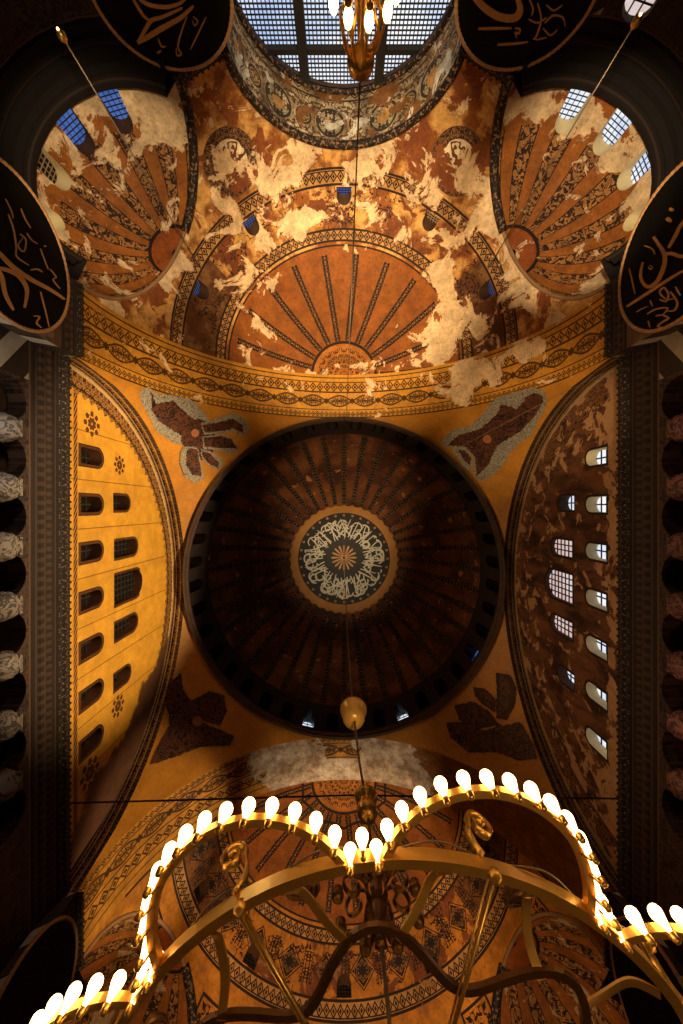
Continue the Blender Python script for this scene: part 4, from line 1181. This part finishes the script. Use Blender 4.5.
bm_v, bm_f = bulb_mesh(); bm_v = to_local(bm_v, 1.0); b0 = None; extra = []
s_v, s_f = join(lathe([(.010, -.035), (.017, -.03), (.019, .008), (.012, .014)], 10), tube([(0, 0, -.02), (-.02, 0, -.005), (-.04, 0, .045)], .007, 6))
def lobe_pt(mid, phi, dr=0.0, z=0.0):
    c = Vector(pl(297, mid)); a = mid + phi; q = Vector(((106 * K + dr) * cos(rad(a)), -(106 * K + dr) * sin(rad(a)), z)); return tuple(c + q)
nb = 0
for l in range(8):
    mid = TH0 + 22.5 + 45 * l - 90
    path = [lobe_pt(mid, p) for p in np.linspace(-85, 85, 36)]
    flatband(path, .045, .05, False, 'lamp_rail')
    mm = (mid % 360)
    for i in range(16):
        phi = -84 + 168 * (i - 1) / 14
        p = lobe_pt(mid, phi, .045, -.068) if i else pl(337, mid - 22.5, -.03)
        turn = mid + phi if i else mid - 22.5
        seen = mm < 230
        if not seen:
            extra.append((to_local([(x + p[0], y + p[1], z + p[2]) for x, y, z in bm_v], 1), bm_f)); continue
        if b0 is None:
            b0 = mk('bulb', bm_v, bm_f, 'bulb', ch, local=True); s0 = mk('socket', s_v, s_f, 'gold', b0, local=True); b = b0
        else:
            b = b0.copy(); COL.objects.link(b); s1 = s0.copy(); COL.objects.link(s1); s1.parent = b
        b.location = p; b.rotation_euler = (0, 0, -rad(turn)); nb += 1
if extra:
    v, f = join(*extra); o = mk('bulb', v, f, 'bulb', ch, local=True); o['kind'] = 'stuff'
# spokes, scrolls, brackets
def spiral(base, e1, e2, size, turns, w, h, flip=1):
    """S-scroll: stem from base rising, then curling in"""
    pts = []
    for i in range(9):
        t = i / 8; pts.append((.10 * sin(t * pi) * -flip, t * .62))
    cx_, cy_ = .22 * flip, .66; R0 = .24
    for i in range(1, int(turns * 22)):
        a = pi - flip * 0 - i / 22 * 2 * pi; r = R0 * (1 - i / (turns * 22) * .78)
        pts.append((cx_ + flip * r * cos(a) , cy_ + r * sin(a) * 1.05))
    path = [Vector(base) + Vector(e1) * (x * size) + Vector(e2) * (y * size) for x, y in pts]
    nz = Vector(e1).cross(Vector(e2)).normalized(); up = []
    for i in range(len(path)):
        t = (path[min(i + 1, len(path) - 1)] - path[max(0, i - 1)]).normalized(); up.append(t.cross(nz))
    return strip(path, [nz] * len(path), up, w, h)
for l in range(8):
    mid = TH0 + 22.5 + 45 * l - 90
    a = rad(mid); er = Vector((cos(a), -sin(a), 0)); et = Vector((sin(a), cos(a), 0))
    v1 = tube([pl(330, mid, -.05), pl(40, mid, -.05)], .013, 8); v2 = tube([pl(330, mid + .9, -.045), pl(40, mid + 5, -.045)], .007, 6)
    v3 = lathe([(.0, -.045), (.03, -.03), (.035, 0), (.03, .03), (0, .045)], 10, pl(328, mid, -.05))
    v, f = join(v1, v2, v3); mk('spoke', v, f, 'gold', ch, local=True)
    v, f = join(spiral(pl(332, mid + 1.5, .03), ((et * .9 - er * .2) * (1 if l % 2 else -1)).normalized(), Vector((0, 0, 1)), .40, 1.5, .05, .014, 1))
    mk('scroll', v, f, 'gold', ch, local=True)
    v, f = join(spiral(pl(318, mid - 7, .04), (-et * .8 - er * .3).normalized(), (-er * .9 + Vector((0, 0, .45))).normalized(), .33, 1.4, .045, .013, -1))
    mk('scroll', v, f, 'bronze', ch, local=True)
    cusp = mid - 22.5
    for sg in (-1, 1):
        path = cat([pl(318, cusp + sg * 15, -.01), pl(300, cusp + sg * 13, .06), pl(270, cusp + sg * 10, .03), pl(250, cusp + sg * 5.5, -.03)], 6)
        n_ = len(path); up = [Vector((0, 0, 1))] * n_; sd = []
        for i in range(n_):
            t = (Vector(path[min(i + 1, n_ - 1)]) - Vector(path[max(0, i - 1)])).normalized(); sd.append(t.cross(Vector((0, 0, 1))).normalized())
        v, f = strip(path, sd, up, .05, .014); mk('bracket', v, f, 'gold', ch, local=True, smooth=False)
wave = [pl(231 + 29 * cos(rad(8 * (a - TH0))) + 5 * cos(rad(a - 40)), a, -.02) for a in np.arange(0, 360, 2.0)]
flatband(wave, .045, .03, True, 'wave_rail', 'bronze')
# hub, stem, crown of arms, collar, globe, chain
def axis_at(z): # slight drift of the chain, in local coordinates
    return (0, 0)
v, f = lathe([(.02, -.32), (.10, -.27), (.16, -.16), (.22, -.08), (.26, -.05), (.26, .03), (.15, .07), (.08, .16), (.05, .3)], 24); mk('hub', v, f, 'gold', ch, local=True)
chain = [(0, 0, .25), (-.02, 0, 1.55), (-.052, 0, 2.8), (-.11, .0, 3.6), (-.17, 0, 5.1), (-.235, 0, 9.0), (-.33, 0, 22.0), (-.342, 0, ZR + sqrt((A - .45) ** 2 - (CHY - YD) ** 2) - 2.2)]
v, f = tube(chain, .018, 6); mk('chain', v, f, 'wire', ch, local=True)
v, f = lathe([(.02, 1.18), (.05, 1.24), (.03, 1.32), (.06, 1.42), (.075, 1.5), (.06, 1.6), (.035, 1.68), (.03, 1.78), (.05, 1.84), (.02, 1.92)], 20, (-.02, 0, 0)); crown = mk('crown', v, f, 'bronze', ch, local=True)
for k in range(8):
    a = 2 * pi * k / 8 + .3; er = Vector((cos(a), sin(a), 0))
    v, f = spiral((er.x * .10 - .02, er.y * .10, 1.25), er, Vector((0, 0, 1)), .62, 1.3, .045, .016, 1); mk('arm', v, f, 'bronze', ch, local=True, smooth=False)
    v, f = lathe([(.02, 0), (.05, .02), (.06, .06), (.045, .1), (.05, .12), (.0, .12)], 12, (er.x * .40 - .02, er.y * .40, 1.46)); mk('lamp_cup', v, f, 'bronze', ch, local=True)
v, f = lathe([(.03, -.22), (.10, -.19), (.13, -.12), (.125, -.02), (.09, .02), (.10, .06), (.145, .12), (.15, .17), (.13, .18), (.04, .14)], 24, (-.052, 0, 2.8)); mk('collar', v, f, 'gold', ch, local=True)
v, f = lathe([(.01, -.34), (.10, -.33), (.20, -.28), (.225, -.2), (.215, -.1), (.24, .0), (.275, .08), (.285, .14), (.27, .16), (.20, .12), (.03, .1)], 28, (0, 0, 0)); v = [(x * .88 - .165, y * .88, z * .88 + 5.05) for x, y, z in v]; mk('globe', v, f, 'giltpaint', ch, local=True)

# the small chandelier before the west window
cx2, cy2 = .30, -8.0
sm = thing('chandelier', (cx2, cy2, 5.75), 'small gilt chandelier with curling arms and lit bulbs, against the gridded window', 'chandelier')
v, f = lathe([(.02, -.25), (.07, -.2), (.10, -.1), (.07, 0), (.05, .12), (.04, .9), (.05, 1.0), (.17, 1.1), (.24, 1.2), (.25, 1.3), (.20, 1.38), (.21, 1.42), (.12, 1.48), (.03, 1.52)], 20); mk('stem', v, f, 'gold', sm, local=True)
ztop = ZR + sqrt(A * A - cx2 ** 2 - (cy2 - YD) ** 2)
v, f = tube([(0, 0, 1.5), (-.04, 0, 12), (-.12, 0, ztop - 5.75 - .02)], .018, 6); mk('chain', v, f, 'wire', sm, local=True)
for k in range(10):
    a = 2 * pi * k / 10 + .15; er = Vector((cos(a), sin(a), 0))
    pth = cat([(er.x * .05, er.y * .05, 1.15), (er.x * .16, er.y * .16, 1.18), (er.x * .30, er.y * .30, .95), (er.x * .36, er.y * .36, .62), (er.x * .24, er.y * .24, .42), (er.x * .28, er.y * .28, .16), (er.x * .44, er.y * .44, -.05), (er.x * .52, er.y * .52, .06)], 5)
    v, f = tube(pth, .028, 7); ar = mk('arm', v, f, 'gold', sm, local=True)
    v, f = lathe([(.03, .05), (.06, .07), (.07, .1), (.03, .11), (.03, .14)], 10, (er.x * .52, er.y * .52, 0)); mk('cup', v, f, 'gold', ar, local=True)
    v, f = lathe([(.025, .12), (.055, .17), (.075, .25), (.07, .33), (.04, .40), (.004, .43)], 12, (er.x * .52, er.y * .52, 0)); mk('bulb', v, f, 'bulb', sm, local=True)

def pendant(px, py, z, ztop, label):
    p = P(px, py, z); t = thing('pendant_lamp', p, label, 'lamp')
    v, f = tube([(0, 0, .2), (0, 0, ztop - z)], .03, 6); mk('rod', v, f, 'wire', t, local=True)
    v, f = lathe([(.02, -.2), (.10, -.16), (.16, -.05), (.14, .08), (.07, .16), (.03, .24)], 16); mk('lamp_bowl', v, f, 'gold', t, local=True)
    v, f = lathe([(.01, -.26), (.035, -.24), (.045, -.21), (.02, -.18)], 10); mk('bulb', v, f, 'bulb', t, local=True)
pendant(62, 36, 14.2, 28.2, 'tiny lit lamp on a long rod below the blue-paned windows')
pendant(636, 22, 13.9, 28.3, 'dim pendant lamp on a thin rod in the dark beyond the bright conch windows')

# ================================================================ LIGHT
def spot(loc, target, energy, size, blend, col, radius=.4):
    l = bpy.data.lights.new('flood_and_fill_spot', 'SPOT'); l.energy = energy; l.spot_size = rad(size); l.spot_blend = blend; l.color = col; l.shadow_soft_size = radius
    o = bpy.data.objects.new('flood_and_fill_spot', l); COL.objects.link(o); o.location = W(loc)
    d = Vector(target) - Vector(loc); o.rotation_euler = d.to_track_quat('-Z', 'Y').to_euler(); return o
WARM = (1.0, .70, .37); WARM2 = (1.0, .76, .46); RED = (1.0, .55, .25); EAST = (1.0, .62, .30)
def at(px, py, z): return P(px, py, z)
LIGHTS = [  # cornice spots at the tympana; all others are unseen fill added in mid-air
    # position, target, watts, cone, blend, colour
    ((-5, 1.5, 4.5), at(345, 270, 33), 52000, 44, .7, WARM),      # west half dome
    ((5, 1.5, 4.5), at(345, 330, 36), 46000, 42, .8, WARM),
    ((-3, -6, 4.0), at(125, 205, 27), 24000, 28, .5, WARM2),      # conches
    ((3, -6, 4.0), at(570, 205, 27), 32000, 28, .5, WARM2),
    ((13.8, 3, 23.0), (-16, 3.0, 28), 52000, 50, .5, WARM),       # gold tympanum
    ((-6, -2, 4.5), at(165, 420, 33), 19000, 28, .8, WARM),       # pendentives
    ((6, -2, 4.5), at(520, 420, 33), 17000, 28, .8, WARM),
    ((7, 0, 5), at(140, 345, 25), 15000, 28, .9, WARM),           # arch beside the gold tympanum
    ((-13.8, 5, 23.0), (16, 4.0, 27), 6500, 70, .7, WARM),        # stripped tympanum
    ((-3, 2, 4.5), at(150, 610, 30), 1500, 26, .8, RED),
    ((3, 2, 4.5), at(500, 640, 30), 2000, 28, .8, RED),
    ((0, 18, 5), (0, 33, 29), 30000, 50, .6, EAST),
    ((-1, 21, 5), (-13, 33, 26), 9000, 34, .8, EAST), ((1, 21, 5), (13, 33, 26), 9000, 34, .8, EAST),         # east
    ((-2.5, 25.2, 12), (-3.5, 24.6, 37), 6000, 30, .8, WARM2), ((2.5, 25.2, 12), (3.5, 24.6, 37), 6000, 30, .8, WARM2),
    ((9, 25.3, 14), (-13.5, 24.6, 28), 26000, 30, .6, WARM),
    ((0, 6.4, 9), (0, 6.6, 50), 34000, 26, 1.0, WARM2),           # crown of the dome
    ((2, 12, 9), (0, -2, 50), 40000, 30, .9, WARM),               # west side of the dome
    ((0, -18, 5.0), at(344, 120, 28), 20000, 46, .6, WARM2),      # barrel vault
    ((-9, -11, 10), (-15, -11.5, 18.5), 500, 60, .9, WARM), ((9, -11, 10), (15, -11.5, 18.5), 500, 60, .9, WARM),   # roundels
    ((-8, -16, 10), (-8.7, -24, 18.5), 600, 50, .9, WARM), ((8, -16, 10), (8.7, -24, 18.5), 600, 50, .9, WARM),
]
for L in LIGHTS: spot(*L)
def point(loc, e, col, r=.3):
    l = bpy.data.lights.new('gallery_and_fill_lamp', 'POINT'); l.energy = e; l.color = col; l.shadow_soft_size = r
    o = bpy.data.objects.new('gallery_and_fill_lamp', l); COL.objects.link(o); o.location = W(loc); return o
point((-13.2, -4.2, 15.8), 420, (1, .9, .78)); point((-13.6, 6, 14.0), 60, RED)
point((13.6, -3.6, 15.6), 110, (1, .55, .4)); point((13.6, 9.6, 15.6), 160, (1, .5, .33))
spot((.9, 2.6, 2.5), (.17, 3.79, 7.2), 260, 14, .6, WARM, .05)                  # added fill, trained on the gilt globe
point((1.2, 1.4, -.4), 60, WARM)                                # added unseen fill low by the eye, brightens the brass undersides
w = bpy.data.worlds.new('night_sky'); SC.world = w; w.use_nodes = True
w.node_tree.nodes['Background'].inputs[0].default_value = (.05, .08, .15, 1); w.node_tree.nodes['Background'].inputs[1].default_value = .02

# ================================================================ CAMERA
cam = bpy.data.cameras.new('camera'); co = bpy.data.objects.new('camera', cam); COL.objects.link(co)
co.location = (0, 0, CZ); co.rotation_euler = (pi, 0, 0)
cam.sensor_fit = 'VERTICAL'; cam.sensor_height = 36; cam.sensor_width = 24; cam.lens = F / 1024 * 36; cam.clip_start = .05; cam.clip_end = 300
cam.shift_x = -(CX - 341.5) / 1024; cam.shift_y = (CY - 512) / 1024
SC.camera = co
SC.view_settings.view_transform = 'Standard'; SC.view_settings.look = 'None'; SC.view_settings.gamma = 1; SC.view_settings.exposure = 0.0
SC.view_settings.use_curve_mapping = False
SC.cycles.use_denoising = True; SC.cycles.max_bounces = 5; SC.cycles.diffuse_bounces = 2; SC.cycles.glossy_bounces = 3
SC.cycles.sample_clamp_indirect = 4.0; SC.cycles.caustics_reflective = False; SC.cycles.caustics_refractive = False
